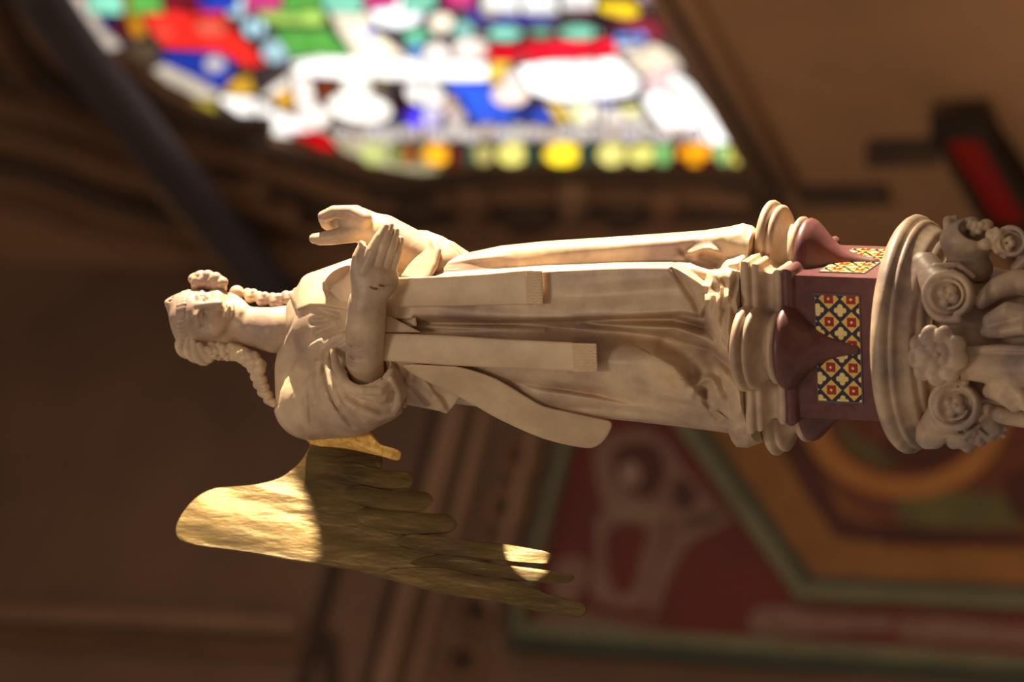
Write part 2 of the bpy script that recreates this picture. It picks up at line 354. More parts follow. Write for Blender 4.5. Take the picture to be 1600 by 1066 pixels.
# the window: glass pieces in leads, each piece its own
win_c = wr([(700, 100)], -0.12)[0]
window = bpy.data.objects.new('window_1', None); COL.objects.link(window); window.location = tuple(win_c); window['kind'] = 'structure'
_glow = {}
def glass(c, k=1.0):
    key = (c, k)
    if key not in _glow: _glow[key] = glow('glass', srgb(c), k * (1.15 if min(c) > 215 else 1.3))
    return _glow[key]
def disc(cx, cy, rx, ry=None, n=14, tilt=0.0):
    ry = ry or rx; th = np.arange(n) * 2 * math.pi / n; c, s_ = math.cos(tilt), math.sin(tilt)
    a, b = rx * np.cos(th), ry * np.sin(th)
    return list(zip(cx + a * c - b * s_, cy + a * s_ + b * c))
W3 = (255, 250, 242)
PANES = [
 # (outline, colour, strength), upper row of figures first
 ([(108,-12),(135,-12),(166,45),(194,72),(165,78),(132,42),(108,10)], (208,192,178), .8),
 ([(132,-12),(162,-12),(184,48),(168,44),(140,8)], (35,34,112), .8),
 ([(164,-12),(184,-12),(208,56),(188,52)], (105,16,26), .8),
 ([(184,-12),(200,-12),(216,18),(232,50),(212,60),(194,28)], (192,128,28), .9),
 ([(197,-12),(348,-12),(338,8),(212,8)], (52,46,196), 1.0),
 ([(214,9),(340,9),(384,66),(412,84),(414,100),(395,106),(345,79),(260,72),(238,50)], (236,44,36), 1.0),
 (disc(330,42,26,12,tilt=.1), (255,110,85), 1.0),
 (disc(256,48,17,9), (252,80,60), 1.0),
 ([(190,72),(240,60),(254,80),(244,98),(215,96)], (98,78,58), .6),
 ([(254,79),(340,79),(368,96),(362,120),(346,140),(300,116),(256,98)], (34,58,165), .9),
 (disc(336,99,17,13), (206,196,200), .9),
 ([(236,106),(258,98),(306,120),(346,142),(346,154),(310,152),(262,128)], (206,192,172), .85),
 ([(262,130),(286,142),(284,152),(256,142)], (52,58,44), .5),
 ([(288,150),(336,156),(342,176),(314,184),(290,168)], (176,160,58), .8),
 ([(360,124),(392,116),(400,146),(372,151),(352,140)], (206,156,44), .9),
 ([(338,152),(350,147),(404,152),(430,170),(470,184),(502,190),(474,214),(430,212),(385,186)], W3, 1.3),
 ([(372,186),(392,190),(432,212),(396,206)], (182,166,84), .8),
 (disc(370,8,19,17), (190,226,236), 1.0), (disc(398,42,19,16), (186,226,240), 1.0), (disc(430,80,20,17), (184,220,232), .95),
 ([(388,-12),(488,-12),(512,30),(500,38),(432,36),(408,30)], (168,206,96), 1.0),
 ([(436,-12),(480,-12),(490,10),(462,22),(436,8)], (214,240,150), 1.0),
 ([(424,42),(514,44),(552,86),(456,90)], (92,166,72), .95),
 ([(500,-12),(562,-12),(592,50),(640,90),(562,95),(530,50)], (252,238,212), 1.05),
 ([(560,-12),(650,-12),(670,20),(656,34),(622,44),(590,36)], (250,253,255), 1.5),
 (disc(578,50,10,8), (62,94,206), 1.0),
 ([(628,48),(670,44),(674,60),(640,66)], (128,226,178), 1.0),
 ([(632,68),(666,65),(672,92),(648,92)], (110,166,228), 1.0),
 ([(404,150),(470,98),(486,114),(424,152)], (250,238,224), 1.1),
 ([(456,96),(500,88),(560,92),(640,94),(700,96),(765,100),(767,122),(690,124),(560,120),(470,116)], (255,252,246), 1.5),
 ([(418,153),(453,137),(459,171)], (248,184,48), 1.0),
 ([(456,116),(486,113),(493,160),(522,178),(502,206),(466,182)], (252,240,228), 1.15),
 ([(484,119),(530,120),(524,136),(510,152),(494,150)], (96,28,36), .8),
 ([(500,136),(530,128),(522,146),(508,158)], (160,84,24), .85),
 (disc(558,133,25,15), (255,248,232), 1.3), (disc(562,168,50,20,tilt=.15), (255,250,238), 1.4),
 ([(580,116),(602,124),(608,142),(592,136)], (150,124,52), .8),
 ([(604,145),(640,155),(640,184),(624,190),(614,165)], (62,20,36), .7),
 ([(618,178),(640,182),(640,200),(608,198)], (36,40,110), .8),
 ([(628,175),(660,164),(684,196),(640,201)], (80,58,252), 1.0),
 (disc(664,145,32,19,tilt=.2), (255,248,242), 1.4), (disc(674,180,16,13), (226,216,252), 1.1), (disc(712,180,17,14), (206,188,186), .9), (disc(700,165,14,12), (228,196,180), .9),
 ([(692,124),(766,128),(778,165),(800,165),(856,170),(868,189),(740,189),(724,160)], (52,96,236), 1.0),
 ([(800,170),(838,172),(838,188),(806,188)], (32,50,150), .9),
 ([(645,-12),(690,-12),(690,18),(670,24)], (60,46,106), .8),
 ([(684,-12),(716,-12),(710,20),(690,18)], (112,24,36), .8),
 (disc(690,34,20,17), (255,240,214), 1.1),
 ([(724,3),(850,14),(872,36),(738,36)], (70,58,164), .85),
 (disc(768,12,19,13), (216,202,164), .9),
 ([(790,-12),(870,-12),(870,18),(800,12)], (198,64,124), .95), ([(874,-12),(926,-12),(926,20),(875,16)], (178,60,108), .9),
 (disc(724,46,16,13), (136,200,188), .9), (disc(790,50,28,13), (138,216,192), .95), (disc(846,48,17,10), (100,152,124), .8), (disc(906,49,34,12), (130,208,178), .9),
 ([(762,70),(812,70),(812,92),(756,92)], (226,8,40), 1.0), ([(818,66),(956,60),(972,86),(920,94),(818,92)], (252,28,52), 1.0),
 (disc(736,76,27,16), (255,240,228), 1.2), (disc(682,84,22,18), (255,242,232), 1.2),
 ([(765,94),(800,94),(790,126),(763,126)], (252,212,82), 1.0),
 (disc(800,122,16,14), (255,234,226), 1.1), (disc(797,147,28,17), (252,226,208), 1.05),
 ([(810,102),(850,95),(962,88),(1002,126),(990,146),(940,153),(870,156),(830,142)], (255,253,250), 1.8),
 ([(850,160),(874,160),(896,196),(880,196)], (242,202,72), 1.0),
 ([(876,158),(940,156),(944,190),(898,192)], (252,240,222), 1.1), (disc(902,176,14,9), (238,236,150), 1.0),
 (disc(946,158,10,7), (92,112,222), 1.0), ([(946,168),(1000,160),(1012,192),(946,192)], (250,238,226), 1.1), (disc(986,172,15,9), (236,232,140), 1.0),
 ([(948,26),(1034,26),(1048,60),(1012,62)], (152,50,66), .8), ([(906,24),(946,28),(1000,58),(950,46)], (58,30,52), .7),
 ([(928,2),(986,-2),(1004,20),(982,30),(940,18)], (255,216,42), 1.0),
 ([(988,-12),(1018,-12),(1018,12)], (226,186,190), .9),
 ([(962,50),(1008,48),(1012,64),(960,64)], (120,160,252), 1.0), (disc(985,70,24,9), (228,232,250), 1.05),
 ([(970,78),(1022,66),(1056,82),(1068,104),(1004,120)], (246,228,202), 1.0), ([(1006,116),(1052,96),(1080,130),(1010,146)], (242,208,206), 1.0),
 (disc(1028,140,10,7), (226,150,152), 1.0),
 ([(1000,150),(1036,136),(1090,178),(1112,222),(1040,206)], (255,252,248), 1.6), ([(1048,110),(1078,124),(1156,234),(1118,236),(1092,176),(1042,128)], (255,251,246), 1.4),
 ([(452,206),(500,205),(532,232),(504,232)], (214,0,20), .95),
 ([(502,198),(560,208),(640,222),(642,238),(692,264),(668,272),(600,260),(538,236)], (192,182,142), .8),
]
for i in range(23):                                                       # the pale beaded strip
    x = 535 + i * 25
    PANES.append((disc(x, 207 + 2 * math.sin(x * .9), 12.5, 13, 10), [(252,236,232), (250,228,216), (250,240,244), (255,246,236)][i % 4], [.72, .6, .75, .65][i % 4]))
for x, r, c, k in [(585,20,(182,190,116),.85),(625,17,(150,160,90),.7),(655,14,(86,104,70),.6),(640,10,(196,96,30),.8),(682,21,(246,172,30),1),(712,11,(120,26,30),.6),(735,14,(52,86,70),.6),(757,18,(196,184,110),.8),
                   (800,23,(242,232,122),1),(833,13,(50,84,66),.6),(880,30,(255,222,48),1.05),(918,14,(52,86,70),.6),(957,23,(236,226,130),.95),(1002,23,(238,228,122),.97),(1036,17,(120,176,102),.85),
                   (1062,10,(150,30,20),.7),(1086,27,(252,166,20),1),(1130,17,(130,180,112),.85),(1152,16,(226,208,92),.9)]:
    PANES.append((disc(x, 240, r, 17, 12), c, k * 1.15))
for x in (1062, 1110): PANES.append(([(x-14,247),(x+14,247),(x+12,258),(x-12,258)], (110,14,20), .5))
pal = [(236,44,36),(34,58,165),(252,238,212),(92,166,72),(198,64,124),(255,216,42),(52,96,236),(130,208,178),(112,24,36),(250,250,245),(70,58,164)]
WA = np.array(WIN, float)                                                 # the lights of the window above the part in view
for gx in range(70, 1010, 62):
    for gy in range(-372, -30, 56):
        q = [(gx + a + random.uniform(-7, 7), gy + b + random.uniform(-6, 6)) for a, b in ((4, 4), (58, 4), (58, 52), (4, 52))]
        if max(float(poly_sd(WA, np.array(u[0]), np.array(u[1]))) for u in q) < -6: PANES.append((q, random.choice(pal), 1.0))
sheet = wr(smooth_poly(WIN, 2), -0.045)
lead = material('lead', srgb((40, 36, 36)), None, 0.6)
o = mesh('pane', *prism(sheet, -NR, 0.012), glow('glass_ground', srgb((110, 92, 96)), 0.3), window, False); fix_normals(o)
strips = []
for i, (P, c, k) in enumerate(PANES):
    off = -0.043 + 0.0004 * i
    P = np.asarray(P, float)
    V = wr(P, off)
    o = mesh('pane', *prism(V, NR, 0.004), glass(tuple(c), k), window, False)
    if i % 2 == 0 or len(P) < 10:
        loop = np.concatenate([V, V[:1]]); strips.append(tube(loop + NR * 0.003, 0.0055, 4))
o = mesh('lead_came', *join(strips), lead, window, False); o['kind'] = 'stuff'
for a, b in (((60,-60),(1015,5)), ((1172,262),(1000,0)), ((660,-20),(660,262)), ((930,-40),(930,256)), ((400,-30),(400,200))):
    q = wr([a, b], -0.004)
    o = mesh('glazing_bar', *tube(np.linspace(q[0], q[1], 2), 0.006, 6), lead, window, True)

# stone mouldings round the window, the sill and its splay
def trim(n, name, path, r, mat, k=4):
    o = mesh(f'{name}_{n}', *tube(path, r, 12), mat, None, True); o['kind'] = 'structure'; return o
edge = np.array([p for p in WIN if p[0] < 1180])
inner = smooth_poly(WIN[:22], 4, False)
tr = 0
for off, r, mat in ((14, .035, STONE_D), (40, .05, STONE), (70, .035, STONE_D), (98, .06, STONE)):
    g = np.gradient(inner, axis=0); nn = np.stack([g[:, 1], -g[:, 0]], 1); nn /= np.linalg.norm(nn, axis=1)[:, None]
    q = inner - nn * off * np.array([1, 1.0])
    if q[:, 1].mean() < inner[:, 1].mean(): q = inner + nn * off
    tr += 1; trim(tr, 'trim', wr(q, 0.02), r, mat)
for x0, r, mat in ((16, .035, STONE_L), (38, .03, STONE_D), (60, .045, STONE_R)):
    a, b = (1172 + x0, 285), (1015 + x0, 0); c_ = (b[0] - (a[0] - b[0]) * 1.4, b[1] - (a[1] - b[1]) * 1.4)
    tr += 1; trim(tr, 'trim', wr([a, b, c_], 0.015), r, mat)
# jamb with small carved blocks between window and corner
for (x, y, rx, ry, m) in [(742,300,26,22,STONE), (900,292,22,20,STONE_L), (1042,300,24,18,STONE), (980,318,30,16,STONE_D), (830,322,34,18,STONE_D), (660,312,30,18,STONE_D)]:
    P = wr(smooth_poly([(x-rx,y-ry),(x+rx,y-ry*.8),(x+rx*.9,y+ry),(x-rx*.8,y+ry)], 3), 0.0)
    o = mesh('carved_block', *prism(P, NR, 0.10, 0.03), m, bpy.data.objects['wall_right'], True, auto=40)
for y0, r, m in ((330, .05, STONE_D), (352, .06, STONE), (300, .03, STONE_D)):
    tr += 1; trim(tr, 'trim', wr([(380, y0 + 8), (900, y0 + 2), (1230, y0)], 0.02), r, m)
# vault rib coming down into the corner, with its lighter fillet, and wall ribs over the window
RIB = [(40, -40), (118, 72), (190, 165), (262, 258), (335, 345), (400, 420), (470, 500)]
pth = smooth_poly(np.array([hit(x, y, NR, 0.25 + 0.9 * max(0, (300 - x) / 340)) for x, y in RIB]), 5, False)
tr += 1; trim(tr, 'trim', pth, 0.085, material('slate_rib', srgb((58, 52, 54)), srgb((66, 60, 62)), 0.7, 3, 0.1, 20))
pth = smooth_poly(np.array([hit(x, y, NR, 0.18) for x, y in [(255, 290), (305, 345), (350, 400), (392, 450)]]), 5, False)
tr += 1; trim(tr, 'trim', pth, 0.05, STONE_L)
for k, (y0, m, r) in enumerate(((96, STONE_D, .05), (140, STONE, .05), (190, STONE, .06), (244, STONE_D, .06), (300, STONE, .05))):
    P = [(-60, y0), (60, y0 + 26), (180, y0 + 70), (300, y0 + 96), (420, y0 + 104)]
    pth = smooth_poly(wr(P, 0.03), 5, False); tr += 1; trim(tr, 'trim', pth, r, m)

# back wall: string courses, a pilaster strip and a ring frieze with openings painted dark
def strip_b(name, a, b, wdt, proud, mat, parent=None):
    a, b = np.array(a, float), np.array(b, float); t = (b - a) / np.linalg.norm(b - a); n = np.array([-t[1], t[0]]) * wdt / 2
    V, Fq = prism(wb([a + n, b + n, b - n, a - n]), NB, proud, 0.012)
    o = mesh(name, V, Fq, mat, parent, False); fix_normals(o); return o
WBK = bpy.data.objects['wall_back']
def trimb(*a):
    global tr
    tr += 1; o = strip_b(f'trim_{tr}', *a); o['kind'] = 'structure'; return o
trimb((560, 760), (470, 1090), 15, .03, STONE_D)
trimb((722, 640), (604, 1090), 30, .08, STONE_L)
trimb((690, 640), (575, 1090), 16, .03, STONE_D)
trimb((765, 640), (648, 1090), 16, .05, STONE_L)
trimb((-20, 968), (470, 990), 22, .08, STONE_L)
trimb((-20, 1000), (470, 1024), 16, .04, STONE)
trimb((850, 640), (770, 960), 14, .06, STONE_L)
for (x, y) in [(815, 716), (792, 796), (768, 876), (746, 956), (724, 1034)]:
    th = np.arange(16) * math.pi / 8
    P = np.stack([x + 27 * np.cos(th), y + 27 * np.sin(th)], 1)
    rg = wb(P, 0.02); o = mesh('frieze_ring', *tube(np.concatenate([rg, rg[:2]]), 0.022, 8), STONE, WBK, True)
    o = mesh('opening_shade', *prism(wb(P, 0.0), NB, 0.006), STONE_D, WBK, False)  # dark disc paints the shade inside each ring
for (x, y) in [(612, 1010), (520, 1040)]:
    o = strip_b('slot_shade', (x - 8, y - 50), (x + 2, y + 50), 26, .02, STONE_D, WBK)  # raised dark strips paint the shade of holes in the wall

# painted panel low on the back wall: green mouldings, red field with pale scrolls, ochre compartment
pp = empty('painted_panel', wb([(1250, 860)], 0.02)[0], 'large painted wall panel with red field, green mouldings and an ochre compartment', 'panel')
def paint(n, c1, c2, sc=5): return material(n, srgb(c1), srgb(c2), 0.75, sc, 0.15, 12)
P_RED, P_MAU, P_GRN = paint('red_paint', (100, 32, 22), (88, 34, 25)), paint('mauve_paint', (112, 80, 66), (124, 92, 76), 9), paint('green_paint', (96, 92, 66), (110, 104, 76))
P_TEAL, P_OCH, P_DRK = paint('teal_paint', (52, 58, 48), (62, 66, 54)), paint('ochre_paint', (124, 80, 36), (138, 90, 42)), paint('dark_red_paint', (66, 30, 22), (76, 36, 26))
P_OLV, P_OC2, P_RD2 = paint('olive_paint', (82, 74, 40), (96, 88, 48)), paint('light_ochre_paint', (152, 98, 44), (164, 108, 54)), paint('rust_paint', (92, 44, 27), (106, 56, 34), 9)
def flat(name, P, off, mat, th=.006, refine=0):
    P = smooth_poly(P, refine) if refine else np.asarray(P, float)
    V = wb(P, off); V2, Fq = prism(V, NB, th)
    o = mesh(name, V2, Fq, mat, pp, False); return fix_normals(o)
flat('board', [(905, 600), (870, 760), (848, 850), (828, 935), (808, 990), (1640, 1055), (1640, 600)], 0.012, P_RED, .01)
flat('ochre_compartment', [(1030, 600), (1075, 668), (1260, 915), (1640, 925), (1640, 600)], 0.024, P_OCH)
for P in ([(935,690),(1000,672),(1040,690),(1068,730),(1120,790),(1128,812),(1060,830),(1010,812),(950,800),(930,740)],
          [(940,800),(1035,806),(1040,830),(1020,900),(1010,945),(960,950),(925,930),(930,860)],
          [(1050,830),(1125,800),(1140,815),(1080,850),(1046,905),(1030,955),(1012,950)],
          [(1186,950),(1290,958),(1392,966),(1398,985),(1290,990),(1180,992)], [(1410,965),(1600,980),(1640,985),(1640,1012),(1500,1006),(1410,1000)],
          [(840,960),(900,952),(960,965),(1040,975),(960,982),(850,975)], [(868,880),(905,870),(920,900),(890,945),(862,930)]):
    flat('painted_scroll', P, 0.024, P_MAU, .004, 3)
for P in ([(965,700),(1020,695),(1040,735),(1020,775),(985,770),(960,740)], [(950,830),(1010,826),(1000,870),(985,925),(955,915)], [(1060,745),(1090,772),(1070,800),(1050,780)]):
    flat('painted_scroll', P, 0.030, P_DRK if P[0][0] != 950 else P_RED, .004, 3)
flat('painted_scroll', disc(985, 742, 17, 20), 0.036, paint('pale_paint', (136, 104, 88), (142, 112, 96)), .004)
flat('painted_scroll', [(950,790),(1032,797),(1040,808),(1030,820),(955,812)], 0.036, paint('pale_paint', (122, 96, 72), (130, 104, 80)), .004)
def mould(a, b, wdt, mat, proud, off=0.02):
    a, b = np.array(a, float), np.array(b, float); t = (b - a) / np.linalg.norm(b - a); n = np.array([-t[1], t[0]]) * wdt / 2
    V, Fq = prism(wb([a + n, b + n, b - n, a - n], off), NB, proud, .012); o = mesh('moulding', V, Fq, mat, pp, False); fix_normals(o)
mould((912, 620), (812, 990), 15, P_GRN, .06); mould((900, 620), (800, 990), 9, P_TEAL, .04)
mould((806, 992), (1640, 1048), 20, P_GRN, .06); mould((800, 1010), (1640, 1072), 14, P_TEAL, .05)
mould((1020, 598), (1250, 924), 24, P_GRN, .06); mould((1040, 590), (1268, 912), 14, P_TEAL, .04)
mould((1242, 932), (1640, 950), 20, P_GRN, .055); mould((1262, 914), (1640, 930), 14, P_TEAL, .035)
flat('border_band', [(1195,640),(1240,640),(1268,700),(1300,770),(1345,815),(1575,835),(1640,840),(1640,856),(1340,845),(1290,815),(1240,740)], 0.032, P_DRK, .006, 3)
flat('inner_field', [(1250,640),(1285,740),(1330,800),(1400,822),(1570,832),(1640,830),(1640,640)], 0.032, P_RD2)
flat('green_ground', [(1400,785),(1470,770),(1580,775),(1600,822),(1500,826),(1420,820)], 0.040, P_OLV, .004, 3)
th = np.linspace(-.2, math.pi + .2, 25)
arc = np.concatenate([np.stack([1415 + 165 * np.cos(th), 640 + 140 * np.sin(th)], 1), np.stack([1415 + 128 * np.cos(th[::-1]), 640 + 108 * np.sin(th[::-1])], 1)])
flat('ochre_ring', arc, 0.044, P_OC2, .008)
flat('painted_disc', disc(1415, 640, 126, 106, 28), 0.044, P_RD2, .005)
flat('painted_figure', [(1310,650),(1350,690),(1390,700),(1430,680),(1480,700),(1460,720),(1390,730),(1330,705)], 0.050, P_OLV, .004, 3)
flat('painted_figure', [(1380,690),(1500,690),(1490,712),(1440,735),(1390,720)], 0.055, P_DRK, .004, 3)
for i in range(9):
    x = 1385 + i * 23
    flat('fringe', [(x, 832), (x + 13, 833), (x + 11, 856), (x + 3, 855)], 0.044, P_DRK, .004)
flat('dark_corner', [(1572,745),(1640,735),(1640,800),(1585,812)], 0.044, P_DRK, .004, 2)

# framed red box on the right wall with its bracket, low by the sill
bx = empty('panelled_box', wr([(1530, 250)], 0.0)[0], 'dark wooden box with a plain red front panel fixed to the brown wall', 'box')
DKW = material('dark_wood', srgb((30, 20, 17)), srgb((38, 26, 21)), 0.6, 5)
REDP = material('red_panel', srgb((122, 14, 10)), None, 0.5)
fr = [(1458, 178), (1548, 172), (1660, 330), (1660, 400), (1560, 400), (1500, 300)]
V, Fq = prism(wr([(1460, 178), (1545, 172), (1660, 340), (1660, 460), (1640, 460)], 0.0), NR, 0.10); fix_normals(mesh('casing', V, Fq, DKW, bx, False))
V, Fq = prism(wr([(1466, 214), (1532, 212), (1612, 345), (1560, 345)], 0.10), NR, 0.012); fix_normals(mesh('front_panel', V, Fq, REDP, bx, False))
V, Fq = prism(wr([(1530, 205), (1548, 205), (1660, 380), (1630, 380)], 0.10), NR, 0.03); fix_normals(mesh('frame_rail', V, Fq, DKW, bx, False))
V, Fq = prism(wr([(1458, 205), (1472, 205), (1580, 380), (1556, 380)], 0.10), NR, 0.03); fix_normals(mesh('frame_rail', V, Fq, DKW, bx, False))
V, Fq = prism(wr([(1456, 178), (1545, 174), (1556, 206), (1462, 212)], 0.10), NR, 0.03); fix_normals(mesh('frame_rail', V, Fq, DKW, bx, False))
V, Fq = prism(wr([(1358, 218), (1470, 214), (1470, 238), (1358, 242)], 0.0), NR, 0.06, .01); fix_normals(mesh('bracket', V, Fq, STONE_D, bx, False))
V, Fq = prism(wr([(1240, 288), (1385, 286), (1395, 312), (1252, 314)], 0.0), NR, 0.03, .01); o = mesh('slot_shade', V, Fq, STONE_D, bpy.data.objects['wall_right'], False); fix_normals(o)  # last piece: dark strip painting the shade of a wall recess

# ================================================================== column, capital and pedestal
YAW = math.radians(14)
NF = np.array([-math.sin(YAW), -math.cos(YAW), 0]); NS = np.array([math.cos(YAW), -math.sin(YAW), 0])   # front face normal, right face normal
AXP = np.array([AX, 0.0, 0.0])
def loc(a, f, z): return AXP + NS * (np.asarray(a)[..., None] / 1000) + NF * (np.asarray(f)[..., None] / 1000) + ZV * np.asarray(z)[..., None]
def pz(x, y, t): return at(x, y, t)[2]
Z_TOP = pz(1163, 440, 128); Z_PUR = pz(1229, 440, 108); Z_BLK = pz(1376, 540, 108); Z_ABA = pz(1369, 521, 181)
def quatre(a, r, n=7, na=25):
    """plan: square of half side a with a round lobe of radius r on every face, (right, front) mm"""
    out = []
    for k in range(4):
        th = k * math.pi / 2; c, s_ = math.cos(th), math.sin(th); P = []
        for i in range(n): P.append((-a + (a - r) * i / n, a))
        for i in range(na + 1):
            q = math.pi * (1 - i / na); P.append((r * math.cos(q), a + r * math.sin(q)))
        for i in range(1, n): P.append((r + (a - r) * i / n, a))
        P = np.array(P); out.append(np.stack([P[:, 0] * c + P[:, 1] * s_, -P[:, 0] * s_ + P[:, 1] * c], 1))
    return np.concatenate(out)
ped = empty('pedestal', [AX, 0, Z_BLK], 'purple stone pedestal with marble mouldings and yellow patterned tiles under the angel statue', 'pedestal')
h = (Z_TOP - Z_PUR) * 1000
prof = [(0, -9), (0, -5), (1, -2), (3, 1), (6, 3), (10, 3.4), (13, 2.5), (15, 0), (16, -3), (18, -4), (19, -2), (22, -0.6), (25, -0.8), (28, -3), (29.5, -7),
        (32, -12), (37, -17), (42, -19), (46, -18.5), (49, -15), (51, -13), (54, -11), (58, -10.5), (61, -12), (63, -15), (64, -18), (66, -18.5), (67, -16.5), (70, -15.5), (h - 3, -16), (h, -20)]
rings = []
for z, o_ in prof:
    q = quatre(130 + o_, 63 + o_ * 0.7); rings.append(loc(q[:, 0], q[:, 1], np.full(len(q), Z_TOP - z / 1000)))
o = mesh('plinth_moulding', *loft(rings), MARBLE, ped, True, auto=50, label='pale marble moulded plinth with four round lobes'); fix_normals(o)
# purple block, its top roll and the four spurs running down from the lobes
hb = (Z_PUR - Z_BLK) * 1000
prof = [(0, 106), (0, 112), (2, 117), (6, 120), (11, 121), (16, 119), (19, 115), (21, 111), (23, 109.5), (hb, 109.5)]
def sq(a, n=6): return np.concatenate([np.stack([np.linspace(-a, a, n, False), np.full(n, a)], 1), np.stack([np.full(n, a), np.linspace(a, -a, n, False)], 1), np.stack([np.linspace(a, -a, n, False), np.full(n, -a)], 1), np.stack([np.full(n, -a), np.linspace(-a, a, n, False)], 1)])
rings = []
for z, a in prof: q = sq(a); rings.append(loc(q[:, 0], q[:, 1], np.full(len(q), Z_PUR - z / 1000)))
o = mesh('block', *loft(rings), PORPHYRY, ped, True, auto=40); fix_normals(o)
for k in range(4):
    th = k * math.pi / 2; c, s_ = math.cos(th), math.sin(th); rings = []
    for z, r in [(-1, 56), (0, 60), (3, 65), (8, 67), (14, 65), (22, 58), (32, 47), (44, 35), (56, 26), (70, 19), (84, 14.5), (98, 11.5), (108, 10), (114, 9), (118, 7), (120, 4), (120.5, .4)]:
        q = np.linspace(0, 2 * math.pi, 40, False); px, py = r * np.cos(q), 106 + r * np.sin(q)
        rings.append(loc(px * c + py * s_, -px * s_ + py * c, np.full(40, Z_PUR - z / 1000)))
    o = mesh('spur', *loft(rings), PORPHYRY, ped, True, auto=60); fix_normals(o)
# tile bands: yellow lozenges with red squares, navy lozenges with yellow quatrefoils
NAVY = material('navy_glaze', srgb((34, 34, 62)), srgb((44, 44, 74)), 0.3, 80); YEL = material('yellow_glaze', srgb((232, 182, 82)), srgb((244, 204, 110)), 0.3, 60)
YEL2 = material('pale_yellow_glaze', srgb((238, 206, 128)), srgb((248, 222, 150)), 0.3, 60); REDG = material('red_glaze', srgb((152, 28, 12)), srgb((168, 40, 18)), 0.3, 80)
GREY = material('grout', srgb((96, 84, 82)), None, 0.7)
def clip(P, x0, x1, z0, z1):
    for ax, v, sg in ((0, x0, 1), (0, x1, -1), (1, z0, 1), (1, z1, -1)):
        out = []
        for i in range(len(P)):
            a, b = P[i], P[(i + 1) % len(P)]; da, db = sg * (a[ax] - v), sg * (b[ax] - v)
            if da >= 0: out.append(a)
            if (da >= 0) != (db >= 0): t = da / (da - db); out.append((a[0] + t * (b[0] - a[0]), a[1] + t * (b[1] - a[1])))
        P = out
        if len(P) < 3: return None
    return P
zc = Z_PUR - 0.086; PX, HZ, p = 81.0, 34.0, 35.0
for k in range(4):
    th = k * math.pi / 2; c, s_ = math.cos(th), math.sin(th)
    def W3d(P, f): P = np.asarray(P, float); a, g = P[:, 0], np.full(len(P), 109.5 + f); return loc(a * c + g * s_, -a * s_ + g * c, zc + P[:, 1] / 1000)
    nrm = (NS * s_ + NF * c)
    band = mesh('tile_panel', *prism(W3d([(-PX, -HZ), (PX, -HZ), (PX, HZ), (-PX, HZ)], -1.0), nrm, .0018), NAVY, ped, False); fix_normals(band)
    ft = [prism(W3d(q, -.5), nrm, .0022) for q in ([(-PX - 3, -HZ - 2), (PX + 3, -HZ - 2), (PX + 3, -HZ), (-PX - 3, -HZ)], [(-PX - 3, HZ), (PX + 3, HZ), (PX + 3, HZ + 2), (-PX - 3, HZ + 2)], [(-PX - 3, -HZ), (-PX, -HZ), (-PX, HZ), (-PX - 3, HZ)], [(PX, -HZ), (PX + 3, -HZ), (PX + 3, HZ), (PX, HZ)])]
    o = mesh('grout_edge', *join(ft), GREY, band, False); fix_normals(o)
    for i in range(-6, 7):
        for j in range(-5, 6):
            if (i + j) % 2: continue
            cx, cz = i * p / 2 + 6, j * p / 2 + 13
            d_ = p / 2 - 1.6
            def piece(P, f, m, th=.001, nm='tile'):
                Q = clip([(cx + a, cz + b) for a, b in P], -PX, PX, -HZ, HZ)
                if Q: fix_normals(mesh(nm, *prism(W3d(Q, f), nrm, th), m, band, False))
            if i % 2 == 0:
                piece([(-d_, 0), (0, -d_), (d_, 0), (0, d_)], .8, YEL)
                piece([(-7, -7), (7, -7), (7, 7), (-7, 7)], 1.5, REDG)
                piece([(-2.6, 0), (0, -2.6), (2.6, 0), (0, 2.6)], 2.2, YEL2)
            else:
                for (u, v) in ((0, 5.6), (5.6, 0), (0, -5.6), (-5.6, 0)):
                    piece([(u + 4.4 * math.cos(q), v + 4.4 * math.sin(q)) for q in np.arange(8) * math.pi / 4], .8, YEL2)
                piece([(-4, -4), (4, -4), (4, 4), (-4, 4)], .9, YEL2)

# column: round abacus, bell, shaft; carved rosettes, scrolls and leaves
colm = empty('carved_post', [AX, 0, 0], 'marble post with round moulded capital carved with scrolls and flowers, below the pedestal', 'column')
def rev(prof, n=72):
    rings = []
    for z, r in prof:
        q = np.arange(n) * 2 * math.pi / n; rings.append(loc(r * np.cos(q), r * np.sin(q), np.full(n, Z_ABA - z / 1000)))
    return loft(rings)
prof = [(-14, 150), (-14, 165), (-10, 172), (-4, 178), (2, 181), (7, 180), (11, 176), (13, 172), (14.5, 171), (16, 172.5), (19, 173), (22, 171.5), (24, 168), (25, 166), (28, 163), (33, 160), (38, 158.5), (42, 158), (45, 156), (47, 151), (49, 148), (52, 148), (56, 147), (59, 143), (60, 138), (62, 133), (70, 132)]
o = mesh('abacus', *rev(prof), MARBLE2, colm, True, auto=45); fix_normals(o)
prof = [(60, 126), (75, 122), (100, 112), (130, 104), (170, 98), (230, 96), (300, 96), (320, 108), (335, 110), (350, 100), (370, 92), (400, 90), (Z_ABA * 1000 - 250, 90), (Z_ABA * 1000 - 180, 120), (Z_ABA * 1000 - 120, 140), (Z_ABA * 1000 - 110, 170), (Z_ABA * 1000, 170)]
o = mesh('shaft', *rev(prof, 48), MARBLE2, colm, True, auto=50); fix_normals(o)

def spiral(F, cx, cy, e, r0, r1, turns, a0, rt, sgn=1, k=2, ey=0.0, n=26, taper=.7):
    P = []
    for i in range(n + 1):
        t = i / n; r = r0 + (r1 - r0) * t; a = a0 + sgn * turns * 2 * math.pi * t
        P.append((cx + r * math.cos(a), cy + r * math.sin(a), e + ey * r * math.sin(a) + 3 * t, rt * (1 - (1 - taper) * t)))
    F.chain(P, k)
